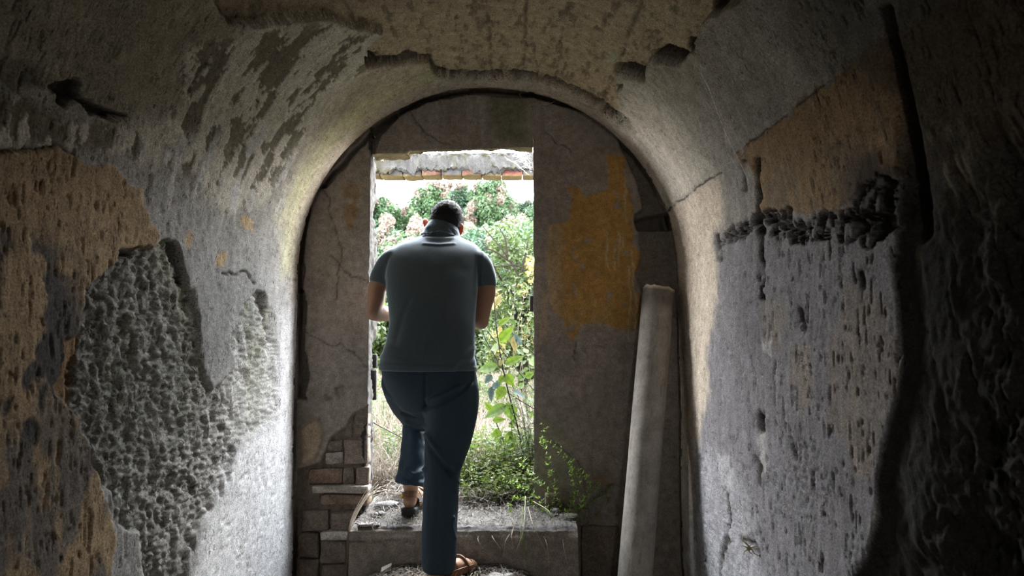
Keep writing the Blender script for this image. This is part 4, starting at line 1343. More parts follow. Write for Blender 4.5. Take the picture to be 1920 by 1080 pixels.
# sandals
def sandal(heel, fr, label_strap=None, bright=False):
    fd, rt, uz = fr
    ml = np.array(man.location)
    sole_out = [(-.025, -.040), (-.036, -.02), (-.037, .03), (-.034, .08), (-.040, .14), (-.047, .19), (-.040, .235), (-.018, .262), (.010, .262), (.034, .240), (.046, .19), (.041, .14), (.034, .08), (.037, .03), (.036, -.02), (.025, -.040)]
    oc = spline([(x, y) for x, y in sole_out + sole_out[:1]], 48)[:-1]
    sm = MB()
    rings = []
    for z_, g in ((-.034, .86), (-.030, .96), (-.016, 1.0), (-.002, 1.05), (.008, 1.05)):
        rings.append(np.array([heel + rt * x * g + fd * (y if y > 0 else y * g) + uz * z_ for x, y in oc]) - ml)
    sm.loft(rings)
    root = obj('sandal_sole', sm.mesh('sandal_sole'), M_SOLE, man)

    def strap(name, pts, w, mat, nrm_hint, parent=root):
        pts = spline(np.array(pts), 22)
        tan = np.gradient(pts, axis=0); tan /= np.linalg.norm(tan, axis=1)[:, None]
        c0 = heel + fd * .09 + uz * .03
        ou = pts - c0; ou -= tan * np.sum(ou * tan, 1)[:, None]; ou /= np.linalg.norm(ou, axis=1)[:, None]
        wd = np.cross(tan, ou)
        ring = [np.array([p_ - w_ * w / 2 - o_ * .001, p_ + w_ * w / 2 - o_ * .001, p_ + w_ * w / 2 + o_ * .0035, p_ - w_ * w / 2 + o_ * .0035]) - ml for p_, w_, o_ in zip(pts, wd, ou)]
        sb_ = MB(); sb_.loft(ring)
        return obj(name, sb_.mesh(name, smooth=False), mat, man)

    def L(x, y, z): return heel + rt * x + fd * y + uz * z
    strap('sandal_strap', [L(-.036, .10, .0), L(-.038, .05, .045), L(-.033, -.01, .068), L(0, -.036, .075), L(.033, -.01, .068), L(.038, .05, .045), L(.036, .10, .0)], .026, M_STRAP, None)
    up = [p_ for p_ in oc if p_[1] > .125]
    up = sorted(up, key=lambda q: math.atan2(q[0], q[1] - .16) if q[1] > .16 else (math.atan2(q[0], .001) + (q[1] - .16) * -6 * (1 if q[0] > 0 else -1)))
    up = spline(np.array(up), 40)
    ub = MB()
    ur = []
    for z_, g in ((0, 1.0), (.012, 1.03), (.024, 1.0), (.034, .90), (.040, .78), (.041, .74), (.036, .76), (.030, .88), (.015, .96), (0, .96)):
        ur.append(np.array([heel + rt * x * g + fd * (.14 + (y - .14) * g) + uz * z_ for x, y in up]) - ml)
    ub.loft(np.array(ur).transpose(1, 0, 2), True)
    obj('sandal_upper', ub.mesh('sandal_upper'), M_STRAP, man)
    strap('sandal_strap', [L(-.041, .10, .0), L(-.040, .09, .045), L(-.02, .085, .078), L(.02, .085, .078), L(.041, .09, .045), L(.041, .10, .0)], .028, M_STRAP, None)
    strap('sandal_strap', [L(-.050, .18, .0), L(-.046, .18, .032), L(-.015, .175, .058), L(.02, .17, .055), L(.046, .17, .030), L(.048, .17, .0)], .034, M_STRAP, None)
    strap('sandal_strap', [L(.044, .02, .02), L(.045, .08, .028), L(.050, .15, .028), L(.049, .20, .024)], .024, M_STRAP, None)
    for q in (.075, .115, .15):
        strap('stitching', [L(.0495, q, .012), L(.0505, q + .012, .034)], .004, M_STITCH, None)
    strap('buckle', [L(.044, .030, .03), L(.046, .055, .045)], .026, M_BUCK, None)
    strap('buckle_tab', [L(-.0365, -.018, .058), L(-.034, -.026, .07)], .012, M_YEL, None)


sandal(heelR, fR)
sandal(heelL, fL)

OUT = 0.29      # foliage and straw reflect little
# ================================================================== vegetation helpers
def leaf_mesh(L_, W_, bend=0.25, fold=0.18, seed=0, serr=True, n=9, c=(0.09, 0.16, 0.02)):
    """serrated pointed leaf along +Y, flat in XY"""
    rs = np.random.default_rng(seed)
    t = np.linspace(0, 1, n)
    w = W_ / 2 * np.sin(np.pi * t ** 0.72) ** 0.9 * (1 - 0.15 * t)
    w[0] = W_ * .02; w[-1] = 0.0005
    if serr: w[1:-1] *= 1 + 0.09 * (np.arange(n - 2) % 2)
    V, cc = [], []
    for i in range(n):
        for k in (-1, -.5, 0, .5, 1):
            z = -bend * L_ * t[i] ** 2 + fold * abs(k) * w[i] + rs.normal(0, .006 * L_) * abs(k)
            V.append((k * w[i], t[i] * L_, z))
            f = (1.0 if k else 0.66) * (0.82 if i % 2 else 1.0)
            cc.append(np.array(c) * f * (1 + 0.12 * rs.normal()))
    return np_mesh('leaf', np.array(V), grid_faces(n, 5), np.clip(np.array(cc), 0.005, 1))


def place_leaf(parent, base_, tip_, width_px, Y, col, seed, face=None, bend=0.12):
    a = P(*base_, Y); b_ = P(*tip_, Y + random.uniform(-.05, .05))
    L_ = np.linalg.norm(b_ - a)
    me = leaf_mesh(L_, width_px / F * Y, bend, 0.15, seed, c=col)
    o = obj('leaf', me, M_GREEN, parent)
    yv = Vector((b_ - a)).normalized()
    zv = Vector(face if face is not None else (random.uniform(-.4, .4), -1, random.uniform(.2, .9)))
    zv = (zv - yv * zv.dot(yv)).normalized()
    xv = yv.cross(zv)
    mt = Matrix((xv, yv, zv)).transposed().to_4x4()
    mt.translation = Vector(a) - parent.location
    o.matrix_local = mt
    return o


def stem_obj(parent, pts, r0, r1, mat, name='stem', m=8, n=26):
    pts = spline(np.array(pts), n)
    sm = MB(); sm.tube(pts - np.array(parent.location), np.linspace(r0, r1, n), m)
    return obj(name, sm.mesh(name), mat, parent)


# tall weed in the right of the doorway
GY = 4.02
LG = (0.060, 0.096, 0.009); LG2 = (0.044, 0.076, 0.011); LB = (0.030, 0.045, 0.040); LP = (0.12, 0.10, 0.04); LD = (0.10, 0.055, 0.025)


def c4(x, y): return (860 + x / 3.856, 520 + y / 3.856)


def c5(x, y): return (840 + x / 3.6, 780 + y / 3.6)


wd = empty('tall_weed', P(992, 912, GY), 'tall leafy weed with a thin dark stem and bright green leaves in the doorway', 'plant')
stem_obj(wd, [P(992, 918, GY), P(975, 820, GY), P(955, 742, GY), P(944, 695, GY), P(932, 625, GY), P(927, 570, GY), P(925, 525, GY)], .0055, .002, M_STEM)
for k, (b_, t_, w_, cl) in enumerate([
        (c4(262, 200), c4(312, 112), 46, LP), (c4(255, 105), c4(322, 75), 24, LP), (c4(285, 345), c4(375, 282), 52, LG), (c4(368, 298), c4(418, 345), 34, LG2),
        (c4(295, 468), c4(388, 355), 80, LG), (c4(395, 425), c4(408, 545), 50, LP), (c4(450, 490), c4(400, 400), 44, LB), (c4(295, 500), c4(225, 520), 64, LG2), (c4(338, 630), c4(474, 560), 66, LG),
        (c4(280, 640), c4(128, 670), 80, LG2), (c4(240, 705), c4(190, 765), 54, LB), (c4(235, 790), c4(232, 900), 48, LB), (c4(335, 712), c4(285, 765), 60, LG), (c4(340, 700), c4(398, 785), 76, LG),
        (c4(335, 790), c4(270, 885), 84, LG), (c4(345, 925), c4(180, 1012), 90, LG2), (c4(345, 905), c4(420, 1055), 95, LG2), (c4(385, 815), c4(500, 870), 44, LB), (c4(240, 960), c4(190, 905), 46, LG),
        (c4(300, 350), c4(296, 420), 40, LP), (c5(325, 85), c5(340, 170), 56, LG), (c5(420, 100), c5(428, 255), 84, LG), (c5(300, 30), c5(385, 20), 44, LG), (c5(470, 30), c5(400, 75), 44, LG2),
        (c4(310, 590), c4(300, 640), 36, LP), (c4(420, 520), c4(480, 560), 36, LG2), (c4(300, 745), c4(225, 830), 50, LB)]):
    place_leaf(wd, b_, t_, w_ / (3.856 if k < 20 or k > 23 else 3.6), GY, cl, 700 + k)
for k, (b_, t_) in enumerate(((c5(540, 250), c5(560, 280)), (c5(525, 280), c5(540, 330)), (c5(560, 330), c5(575, 400)))):
    place_leaf(wd, b_, t_, 11, GY, (0.22, 0.07, 0.015) if k < 2 else (0.08, 0.09, 0.05), 740 + k, bend=0.4)
wb = empty('leaning_weed', P(1006, 800, GY + .08), 'leaning weed of thin dark diagonal stems behind the tall weed', 'plant')
for pts in ([c4(170, 380), c4(205, 470), c4(330, 690), c4(460, 960), c5(540, 460)], [c4(205, 385), c4(350, 575), c4(470, 730), c4(600, 880)], [c4(270, 240), c4(385, 400), c4(545, 555), c4(640, 640)],
            [c4(225, 735), c4(380, 850), c4(560, 960), c4(620, 1000)], [c5(315, 20), c5(370, 160), c5(395, 250), c5(420, 420)]):
    stem_obj(wb, [P(x, y, GY + .08) for x, y in pts], .003, .0022, M_STEM)
for k, (b_, t_, w_) in enumerate(((c4(430, 740), c4(490, 705), 14), (c4(470, 540), c4(510, 520), 12), (c4(480, 720), c4(545, 690), 14), (c4(510, 590), c4(550, 640), 14), (c4(440, 800), c4(470, 760), 13), (c4(500, 900), c4(560, 880), 14), (c4(520, 970), c4(545, 1010), 14))):
    place_leaf(wb, b_, t_, w_, GY + .08, LG2, 760 + k)


# ---- generic blades
def blades(name, n, xy, hgt, wid, col, spread=0.6, lean=0.0, zf=ground_z, mat=M_STRAW, flat=0.0):
    """n curved tapering blades joined"""
    x, y = xy
    z = zf(x, y)
    h_ = RNG.uniform(*hgt, n); w_ = RNG.uniform(*wid, n)
    ang = RNG.uniform(0, 2 * np.pi, n)
    bend = RNG.uniform(0.1, 1.0, n) * spread
    d = np.stack([np.cos(ang), np.sin(ang), np.zeros(n)], -1)
    sdv = np.stack([-np.sin(ang + RNG.normal(0, .6, n)), np.cos(ang), np.zeros(n)], -1)
    b = np.stack([x, y, z], -1)
    up = np.array([0, 0, 1.0])
    lev = []
    for t, ww in ((0, 1), (.4, .85), (.75, .55)):
        c_ = b + d * (h_ * bend * (t ** 1.6 + flat * t))[:, None] + up * (h_ * t * np.sqrt(np.maximum(0.05, 1 - (bend * .8) ** 2 * t)) * (1 - flat))[:, None]
        lev += [c_ - sdv * (w_ * ww / 2)[:, None], c_ + sdv * (w_ * ww / 2)[:, None]]
    tip = b + d * (h_ * bend * (1 + flat))[:, None] + up * (h_ * np.sqrt(np.maximum(0.05, 1 - (bend * .8) ** 2)) * (1 - flat))[:, None]
    V = np.stack(lev + [tip], 1)
    o_ = (np.arange(n) * 7)[:, None]
    f4 = np.concatenate([o_ + [0, 1, 3, 2], o_ + [2, 3, 5, 4]], 0)
    f3 = o_ + [4, 5, 6]
    cc = np.asarray(col)[RNG.integers(0, len(col), n)] * RNG.uniform(.7, 1.3, (n, 1))
    return np_mesh(name, V.reshape(-1, 3), [f4, f3], np.repeat(np.clip(cc, 0, 1), 7, 0))


def scatter(n, y0, y1, margin=0.6, pw=1.6):
    y = y0 + (y1 - y0) * RNG.uniform(0, 1, n) ** pw
    xl = -0.22 * y - margin; xr = 0.045 * y + margin
    return xl + (xr - xl) * RNG.uniform(0, 1, n), y


STRAW = [tuple(v * OUT for v in c) for c in [(0.27, 0.20, 0.14), (0.33, 0.265, 0.20), (0.22, 0.155, 0.105), (0.30, 0.245, 0.195)]]
GRN = [tuple(v * OUT for v in c) for c in [(0.075, 0.13, 0.022), (0.10, 0.16, 0.03), (0.06, 0.10, 0.03), (0.13, 0.16, 0.04)]]
obj('straw_grass', blades('straw_grass', 26000, scatter(26000, 3.95, 13), (.06, .30), (.003, .007), STRAW, 1.1), M_STRAW, kind='stuff', label='dry straw-coloured grass covering the ground outside', category='grass')
x, y = scatter(40000, 3.92, 12)
k_ = (fbm(x * 1.6, y * 1.6, 0, 3, 801) > 0.16) | ((y < 5.2) & (x > -0.32) & (fbm(x * 3, y * 3, 0, 3, 803) > -0.15))
x, y = x[k_], y[k_]
obj('green_grass', blades('green_grass', len(x), (x, y), (.06, .22), (.003, .008), GRN, 0.9), M_GREEN, kind='stuff', label='short green grass and weeds between the dry straw outside', category='grass')


def clump_leaves(n, c, r, size, cols, seed, shell=0.55, tall=1.0):
    rs = np.random.default_rng(seed)
    d = rs.normal(0, 1, (n, 3)); d /= np.linalg.norm(d, axis=1)[:, None]
    rad = r * (shell + (1 - shell) * rs.uniform(0, 1, n))
    p = np.asarray(c) + d * rad[:, None] * np.array([1, 1, tall])
    nn = d * 0.8 + rs.normal(0, .6, (n, 3)) + np.array([0, 0, .5]); nn /= np.linalg.norm(nn, axis=1)[:, None]
    a = np.cross(nn, rs.normal(0, 1, (n, 3))); a /= np.linalg.norm(a, axis=1)[:, None]
    b = np.cross(nn, a)
    s_ = size * rs.uniform(.6, 1.3, (n, 1))
    V = np.stack([p - a * s_, p - b * s_ * .5 + nn * s_ * .12, p + a * s_, p + b * s_ * .5 + nn * s_ * .12], 1)
    cc = np.asarray(cols)[rs.integers(0, len(cols), n)] * rs.uniform(.75, 1.25, (n, 1))
    return V.reshape(-1, 3), np.repeat(cc, 4, 0)


def crown_mesh(name, clumps, nl, size, cols, seed, tall=1.0):
    Vs, Cs = [], []
    for k, (c, r) in enumerate(clumps):
        V, c_ = clump_leaves(nl, c, r, size, cols, seed + k, tall=tall)
        Vs.append(V); Cs.append(c_)
    V = np.vstack(Vs); n = len(V) // 4
    return np_mesh(name, V, np.arange(n * 4).reshape(-1, 4), np.clip(np.vstack(Cs), 0, 1), smooth=False)


def tree(name, label, cat, group, x, y, height, width, seed, cols, bcols=None, nl=420, size=.07, ncl=26, blossom=0.4, low=0.15):
    rs = np.random.default_rng(seed)
    z0 = float(ground_z(np.array([x]), np.array([y]))[0])
    t = empty(name, (x, y, z0), label, cat, group)
    cl = []
    for k in range(ncl):
        h_ = low + (1 - low) * (k + .5) / ncl
        rad = width / 2 * math.sqrt(max(0.05, 1 - ((h_ - .45) / .60) ** 2))
        a = k * 2.4 + rs.uniform(-.4, .4)
        q = rad * math.sqrt(rs.uniform(.15, 1)) * .78
        cl.append((np.array([q * math.cos(a), q * math.sin(a), h_ * height]), width * rs.uniform(.12, .2)))
    obj('crown', crown_mesh('crown', cl, nl, size, cols, seed * 13), M_GREEN, t)
    if bcols is not None:
        bl = [(c + np.array([0, 0, r * .55]) + rs.normal(0, r * .45, 3), r * .42) for c, r in cl if rs.uniform() < blossom for _ in range(3)]
        obj('blossom', crown_mesh('blossom', bl, int(nl * .40), size * .9, bcols, seed * 29, 1.3), M_GREEN, t)
    tm = MB()
    tm.tube([(0, 0, -.1), (.03, .02, height * .3), (-.02, 0, height * .75)], [.06, .05, .015], 8)
    for c, r in cl[::3]:
        tm.tube([(0, 0, max(.1, c[2] * .45)), c * np.array([.5, .5, .8]), c], [.022, .016, .006], 6)
    obj('trunk', tm.mesh('trunk'), M_BARK, t)
    return t


FARG = [tuple(v * OUT for v in c) for c in [(0.082, 0.172, 0.066), (0.10, 0.195, 0.075), (0.070, 0.155, 0.066), (0.12, 0.205, 0.085)]]
FARD = [tuple(v * OUT for v in c) for c in [(0.05, 0.118, 0.058), (0.066, 0.14, 0.064), (0.042, 0.105, 0.054)]]
PINK = [tuple(v * OUT for v in c) for c in [(0.36, 0.265, 0.215), (0.32, 0.25, 0.20), (0.38, 0.29, 0.245), (0.24, 0.22, 0.15)]]
NEARG = [tuple(v * OUT for v in c) for c in [(0.075, 0.125, 0.025), (0.10, 0.16, 0.03), (0.125, 0.19, 0.04), (0.06, 0.10, 0.03)]]


def at(px_, Y): return float((px_ - 960) / F * Y)


HAZE_LIFT = 1.25  # distance haze put into the leaf colours of the farther trees and bushes
FARG = [tuple(v * HAZE_LIFT for v in c) for c in FARG]; FARD = [tuple(v * HAZE_LIFT for v in c) for c in FARD]; PINK = [tuple(v * HAZE_LIFT for v in c) for c in PINK]
far = [(655, 24, 352, 2.6, 'D'), (716, 25, 374, 1.7, 'G'), (757, 27, 402, 1.9, 'D'), (806, 25, 352, 2.0, 'G'), (862, 27, 360, 2.2, 'D'), (918, 25, 340, 2.4, 'G'), (978, 27, 384, 2.0, 'D'), (1045, 26, 350, 2.6, 'G')]
far_lab = ['far dark green tree at the left end of the hillside row, behind the jamb', 'far small pale tree with pinkish blossom beside the left jamb', 'far low dark green tree under the widest gap of sky', 'far pale green tree with blossom right of the widest gap of sky',
           'far dark green tree right above the bowed head', 'far tallest pale green tree, right of the head on the skyline', 'far low dark tree under the right gap of sky', 'far pale tree hidden mostly behind the right jamb']
for k, (p_, Y, tp_, w_, tp) in enumerate(far):
    top_target = P(p_, tp_, Y)[2]
    zg = float(ground_z(np.array([at(p_, Y)]), np.array([float(Y)]))[0])
    tree('blossoming_tree', far_lab[k], 'tree', 'trees along the hillside skyline', at(p_, Y), Y, max(2.0, (top_target - zg) / 1.04), w_, 900 + k, FARD if tp == 'D' else FARG, PINK, 600, .056, 32, .5)
midt = [(690, 17, 3.1, 2.6, 'D', 440), (760, 16, 2.6, 2.4, 'G', 455), (830, 17, 3.2, 2.6, 'G', 430), (905, 16, 2.8, 2.4, 'D', 440), (965, 17, 3.2, 2.6, 'G', 425), (1035, 16, 3.0, 2.6, 'D', 430)]
mid_lab = ['mid-distance dark bush beside the left jamb', 'mid-distance pale bush left of the shoulder', 'mid-distance bush hidden mostly by the bowed head', 'mid-distance dark bush right of the right ear', 'mid-distance pale bush near the right jamb', 'mid-distance dark bush behind the right jamb']
for k, (p_, Y, h_, w_, tp, ty) in enumerate(midt):
    zg = float(ground_z(np.array([at(p_, Y)]), np.array([float(Y)]))[0])
    tree('blossoming_bush', mid_lab[k], 'bush', 'bushes halfway up the slope', at(p_, Y), Y, (P(p_, ty, Y)[2] - zg) / 1.06, w_, 930 + k, FARD if tp == 'D' else FARG, PINK, 560, .048, 28, .3, .05)
lowt = [(640, 11.5, 'D', 590, 1.8), (720, 11, 'N', 575, 1.6), (790, 12, 'D', 560, 1.8), (860, 11.5, 'N', 560, 1.6), (1050, 11, 'N', 540, 1.8)]
low_lab = ['low dense bush just left of the left jamb', 'low bright green bush under the man\'s left elbow', 'low dark bush behind the man\'s back', 'low green bush behind the man\'s right side', 'low green bush behind the right jamb']
for k, (p_, Y, tp, ty, w_) in enumerate(lowt):
    zg = float(ground_z(np.array([at(p_, Y)]), np.array([float(Y)]))[0])
    tree('low_bush', low_lab[k], 'bush', 'low bushes at the foot of the slope', at(p_, Y), Y, (P(p_, ty, Y)[2] - zg) / 1.06, w_, 950 + k, FARD if tp == 'D' else NEARG, None, 420, .05, 22, 0, .02)
zg = float(ground_z(np.array([at(975, 8)]), np.array([8.0]))[0])
tree('near_shrub', 'nearer bright green shrub with dark branches, right of the man\'s shoulder', 'shrub', None, at(978, 8), 8.0, (P(970, 420, 8)[2] - zg) / 1.06, 1.25, 975, NEARG, [(0.30, 0.22, 0.10), (0.16, 0.2, 0.05)], 190, .03, 44, .25, .2)
# its bare arching branch
br = empty('bare_branch', P(1005, 570, 7.6), 'dark bare branch arching left out of the near shrub', 'branch')
for pts in ([(1005, 575), (975, 520), (950, 480), (925, 448), (905, 425)], [(950, 480), (948, 450), (935, 425)], [(975, 520), (985, 480), (990, 450)], [(1004, 545), (975, 500), (930, 500), (915, 490)], [(960, 492), (925, 470), (908, 468)]):
    stem_obj(br, [P(x, y, 7.6) for x, y in pts], .014, .004, M_BARK, 'twig')

# ---- bedstraw sprawling over the right of the step
bs = empty('sprawling_bedstraw', P(1040, 975, 3.62), 'sprawling small-leaved green weed rooted at the right end of the step', 'plant')
bst = [[c5(765, 720), c5(755, 600), c5(715, 470), c5(680, 330), c5(650, 200), c5(640, 60)], [c5(770, 720), c5(840, 560), c5(850, 430), c5(800, 300), c5(700, 190), c5(620, 165)], [c5(780, 730), c5(900, 600), c5(960, 470), c5(930, 390)],
       [c5(790, 740), c5(900, 700), c5(980, 680), c5(1030, 645)], [c5(800, 735), c5(950, 590), c5(1060, 520), c5(1105, 460)], [c5(760, 715), c5(720, 590), c5(640, 470), c5(560, 380), c5(480, 300)],
       [c5(750, 720), c5(620, 560), c5(500, 470), c5(380, 420)], [c5(740, 720), c5(640, 640), c5(520, 560), c5(440, 560), c5(400, 690)], [c5(770, 710), c5(860, 540), c5(880, 380), c5(830, 300)], [c5(790, 730), c5(930, 560), c5(1010, 470), c5(1090, 580)]]
for k, pts in enumerate(bst):
    pts3 = spline(np.array([P(x, y, 3.49 - 0.03 * math.sin(k)) for x, y in pts]), 30)
    sm = MB(); sm.tube(pts3 - np.array(bs.location), np.linspace(.0018, .0009, 30), 5, col=(0.09, 0.15, 0.03))
    so = obj('stem', sm.mesh('stem', True), M_GREEN, bs)
    lv = MB()
    rs = np.random.default_rng(800 + k)
    tot = np.linalg.norm(np.diff(pts3, axis=0), axis=1).sum()
    for q in np.linspace(2, 28.9, max(8, int(tot / .017))):
        p_ = pts3[int(q)] * (1 - q % 1) + pts3[int(q) + 1] * (q % 1) + rs.normal(0, .006, 3) * (1, .5, 1)
        tn = pts3[min(29, int(q) + 1)] - pts3[max(0, int(q) - 1)]; tn /= np.linalg.norm(tn)
        u0 = np.cross(tn, [0.3, 1, .2]); u0 /= np.linalg.norm(u0); v0 = np.cross(tn, u0)
        for j in range(6):
            an = j * math.pi / 3 + rs.uniform(0, .5)
            dl = u0 * math.cos(an) + v0 * math.sin(an) + tn * .3 + rs.normal(0, .45, 3); dl /= np.linalg.norm(dl)
            l_ = rs.uniform(.013, .026); wv = np.cross(dl, tn); wv /= np.linalg.norm(wv) + 1e-9
            q0 = p_ - np.array(bs.location)
            lv.add([q0, q0 + dl * l_ * .55 - wv * l_ * .20, q0 + dl * l_, q0 + dl * l_ * .55 + wv * l_ * .20], [[0, 1, 2, 3]], None, np.array((0.22, 0.33, 0.06)) * rs.uniform(.6, 1.3))
    lo = obj('leaf_whorls', lv.mesh('leaf_whorls', True), M_GREEN, so, kind='stuff')


# ---- leafy weeds crowding the threshold
def weed_patch(name, label, n, cx_, cy_, rx_, ry_, hgt, cols, seed, size=.012, ymin=3.84, zmin=-9.0):
    rs = np.random.default_rng(seed)
    mb = MB()
    for i in range(n):
        x_ = cx_ + rs.normal(0, rx_); y_ = max(ymin + rs.uniform(0, .1), cy_ + rs.normal(0, ry_))
        z_ = max(zmin, float(ground_z(np.array([x_]), np.array([y_]))[0]) - (0.06 if y_ < 3.84 else 0))
        h_ = rs.uniform(.3, 1) * hgt
        ln_ = rs.normal(0, .25, 2) * h_
        pts = spline(np.array([(x_, y_, z_), (x_ + ln_[0] * .4, y_ + ln_[1] * .4, z_ + h_ * .6), (x_ + ln_[0], y_ + ln_[1], z_ + h_)]), 8)
        c_ = np.array(cols[rs.integers(len(cols))]) * OUT
        mb.tube(pts, np.linspace(.0016, .0007, 8), 3, False, col=c_ * .8)
        for q in range(1, 8):
            for j in range(3):
                d = rs.normal(0, 1, 3); d[2] = abs(d[2]) * .4; d /= np.linalg.norm(d)
                l_ = size * rs.uniform(.7, 1.8); w = np.cross(d, rs.normal(0, 1, 3)); w /= np.linalg.norm(w)
                p_ = pts[q]
                mb.add([p_, p_ + d * l_ * .5 - w * l_ * .2, p_ + d * l_, p_ + d * l_ * .5 + w * l_ * .2], [[0, 1, 2, 3]], None, c_ * rs.uniform(.7, 1.35))
    return obj(name, mb.mesh(name, True), M_GREEN, None, kind='stuff', label=label, category='weeds')


weed_patch('threshold_weeds', 'low green weeds crowding the threshold right of the man\'s leg', 620, -0.06, 4.25, .20, .26, .30, [(0.15, 0.25, 0.04), (0.20, 0.29, 0.07), (0.12, 0.19, 0.04), (0.27, 0.29, 0.10)], 811, .020)
weed_patch('jamb_weeds', 'feathery pale green weeds against the right jamb', 120, 0.14, 3.98, .05, .07, .62, [(0.15, 0.20, 0.09), (0.12, 0.19, 0.05)], 812, .014)
weed_patch('path_weeds', 'broad green weeds left of the man\'s raised leg', 130, -0.78, 4.9, .14, .25, .22, [(0.09, 0.16, 0.035), (0.12, 0.18, 0.04)], 813, .022)
weed_patch('slope_weeds', 'patchy green weeds farther up the dry slope', 230, -0.75, 7.6, .9, 1.0, .30, [(0.09, 0.15, 0.03), (0.12, 0.18, 0.05)], 814, .035)


weed_patch('sill_weeds', 'bright yellow-green weeds over the right half of the step top', 260, -0.02, 3.80, .13, .10, .20, [(0.24, 0.35, 0.06), (0.32, 0.38, 0.12), (0.18, 0.27, 0.05)], 815, .017, 3.60, 0.215)
# seed-head stalks rising right of the man
sg = empty('seed_grass', P(960, 700, 4.6), 'tall pale seed-headed grass stalks right of the man\'s elbow', 'grass')
for k, (x0, y0, x1, y1) in enumerate(((963, 700, 966, 522), (962, 690, 984, 548), (975, 700, 1000, 560), (985, 760, 978, 600), (1000, 760, 990, 640), (940, 720, 958, 590))):
    pts = [P(x0, y0, 4.6), P((x0 + x1) / 2 - 2, (y0 + y1) / 2, 4.6), P(x1, y1, 4.6)]
    sm = MB(); pts_ = spline(np.array(pts), 14) - np.array(sg.location)
    sm.tube(pts_, np.linspace(.0022, .0012, 14), 5, col=(0.085, 0.085, 0.04))
    for q in range(9, 14):
        for j in range(4):
            d = RNG.normal(0, 1, 3); d[2] = abs(d[2]); d /= np.linalg.norm(d)
            w = np.cross(d, [0, 1, 0]); w /= np.linalg.norm(w)
            sm.add([pts_[q], pts_[q] + d * .012 - w * .003, pts_[q] + d * .022, pts_[q] + d * .012 + w * .003], [[0, 1, 2, 3]], None, (0.15, 0.13, 0.095))
    obj('stalk', sm.mesh('stalk', True), M_STRAW, sg)


# ================================================================== litter, stones
def litter(name, label, n, xr, yr, zf, cols, ln=(.02, .10), wd=(.0015, .004), dz=.012):
    x = RNG.uniform(*xr, n); y = RNG.uniform(*yr, n)
    z = zf(x, y) + RNG.uniform(.002, dz, n)
    a = RNG.uniform(0, np.pi, n); l_ = RNG.uniform(*ln, n) / 2; w_ = RNG.uniform(*wd, n) / 2
    d = np.stack([np.cos(a), np.sin(a), RNG.normal(0, .22, n)], -1); s_ = np.stack([-np.sin(a), np.cos(a), RNG.normal(0, .4, n)], -1)
    b = np.stack([x, y, z], -1)
    bend = np.stack([np.zeros(n), np.zeros(n), RNG.uniform(0, .015, n)], -1)
    lv = []
    for t in (-1, 0, 1):
        c_ = b + d * (t * l_)[:, None] + bend * (1 - t * t) + s_ * (RNG.normal(0, .12, n) * l_ * abs(t))[:, None]
        lv += [c_ - s_ * w_[:, None], c_ + s_ * w_[:, None]]
    V = np.stack(lv, 1); o_ = (np.arange(n) * 6)[:, None]
    f4 = np.concatenate([o_ + [0, 1, 3, 2], o_ + [2, 3, 5, 4]], 0)
    cc = np.asarray(cols)[RNG.integers(0, len(cols), n)] * RNG.uniform(.6, 1.3, (n, 1))
    return obj(name, np_mesh(name, V.reshape(-1, 3), f4, np.repeat(cc, 6, 0)), M_STRAW, None, kind='stuff', label=label, category='litter')


DRY = [(0.22, 0.195, 0.17), (0.28, 0.26, 0.235), (0.12, 0.10, 0.085), (0.19, 0.15, 0.105)]
litter('floor_litter', 'dry twigs and straw littering the floor before the step', 4200, (-0.92, 0.30), (2.75, 3.26), floor_z, DRY, (.015, .09), (.002, .005), .022)
DRY2 = [tuple(v * .62 for v in c) for c in DRY]
litter('step_litter', 'dry straw and dust litter on top of the step', 4000, (SX0 + .02, SX1 - .02), (3.27, 3.82), lambda x, y: np.full_like(x, .220), DRY2, (.008, .07), (.0012, .0032), .022)
litter('sill_straw', 'tangled dry straw on the threshold under the weeds', 2600, (-0.70, 0.20), (3.62, 4.25), lambda x, y: np.maximum(ground_z(x, y), .225), STRAW, (.04, .18), (.002, .004), .07)
# leaf flakes on the floor
x = RNG.uniform(-.9, .3, 500); y = RNG.uniform(2.8, 3.25, 500)
Vl, Cl = clump_leaves(500, (0, 0, 0), .001, .016, [(0.22, 0.15, 0.10), (0.34, 0.30, 0.26), (0.15, 0.10, 0.07)], 77)
Vl = Vl.reshape(500, 4, 3); Vl[..., 2] *= .5
Vl += np.stack([x, y, floor_z(x, y) + .014], -1)[:, None, :]
obj('leaf_litter', np_mesh('leaf_litter', Vl.reshape(-1, 3), np.arange(2000).reshape(-1, 4), Cl, False), M_STRAW, kind='stuff', label='curled dead leaves lying on the floor before the step', category='litter')


def stone(name, label, cat, px_, py_, Y, w, d, h_, col, seed, rot=0, zf=None, group=None, tilt=0.0):
    bm = bmesh.new(); bmesh.ops.create_icosphere(bm, subdivisions=3, radius=.5)
    me = bpy.data.meshes.new(name); bm.to_mesh(me); bm.free()
    V, N = get_vn(me)
    V = np.sign(V) * np.abs(V * 2) ** 0.75 / 2
    n = fbm(V[:, 0] * 3 + seed, V[:, 1] * 3, V[:, 2] * 3, 4, seed)
    V = V * (1 + 0.38 * n)[:, None] * np.array([w, d, h_])
    set_v(me, V)
    me.polygons.foreach_set('use_smooth', np.zeros(len(me.polygons), bool))
    set_col(me, np.array(col) * (1 + 0.3 * n)[:, None])
    p_ = P(px_, py_, Y)
    z_ = zf if zf is not None else float(floor_z(np.array([p_[0]]), np.array([Y]))[0])
    o = obj(name, me, M_STONE, None, label=label, category=cat)
    o.location = (float(p_[0]), float(p_[1]), z_ + h_ * .36)
    o.rotation_euler = (tilt, 0, rot)
    if group: o['group'] = group
    return o


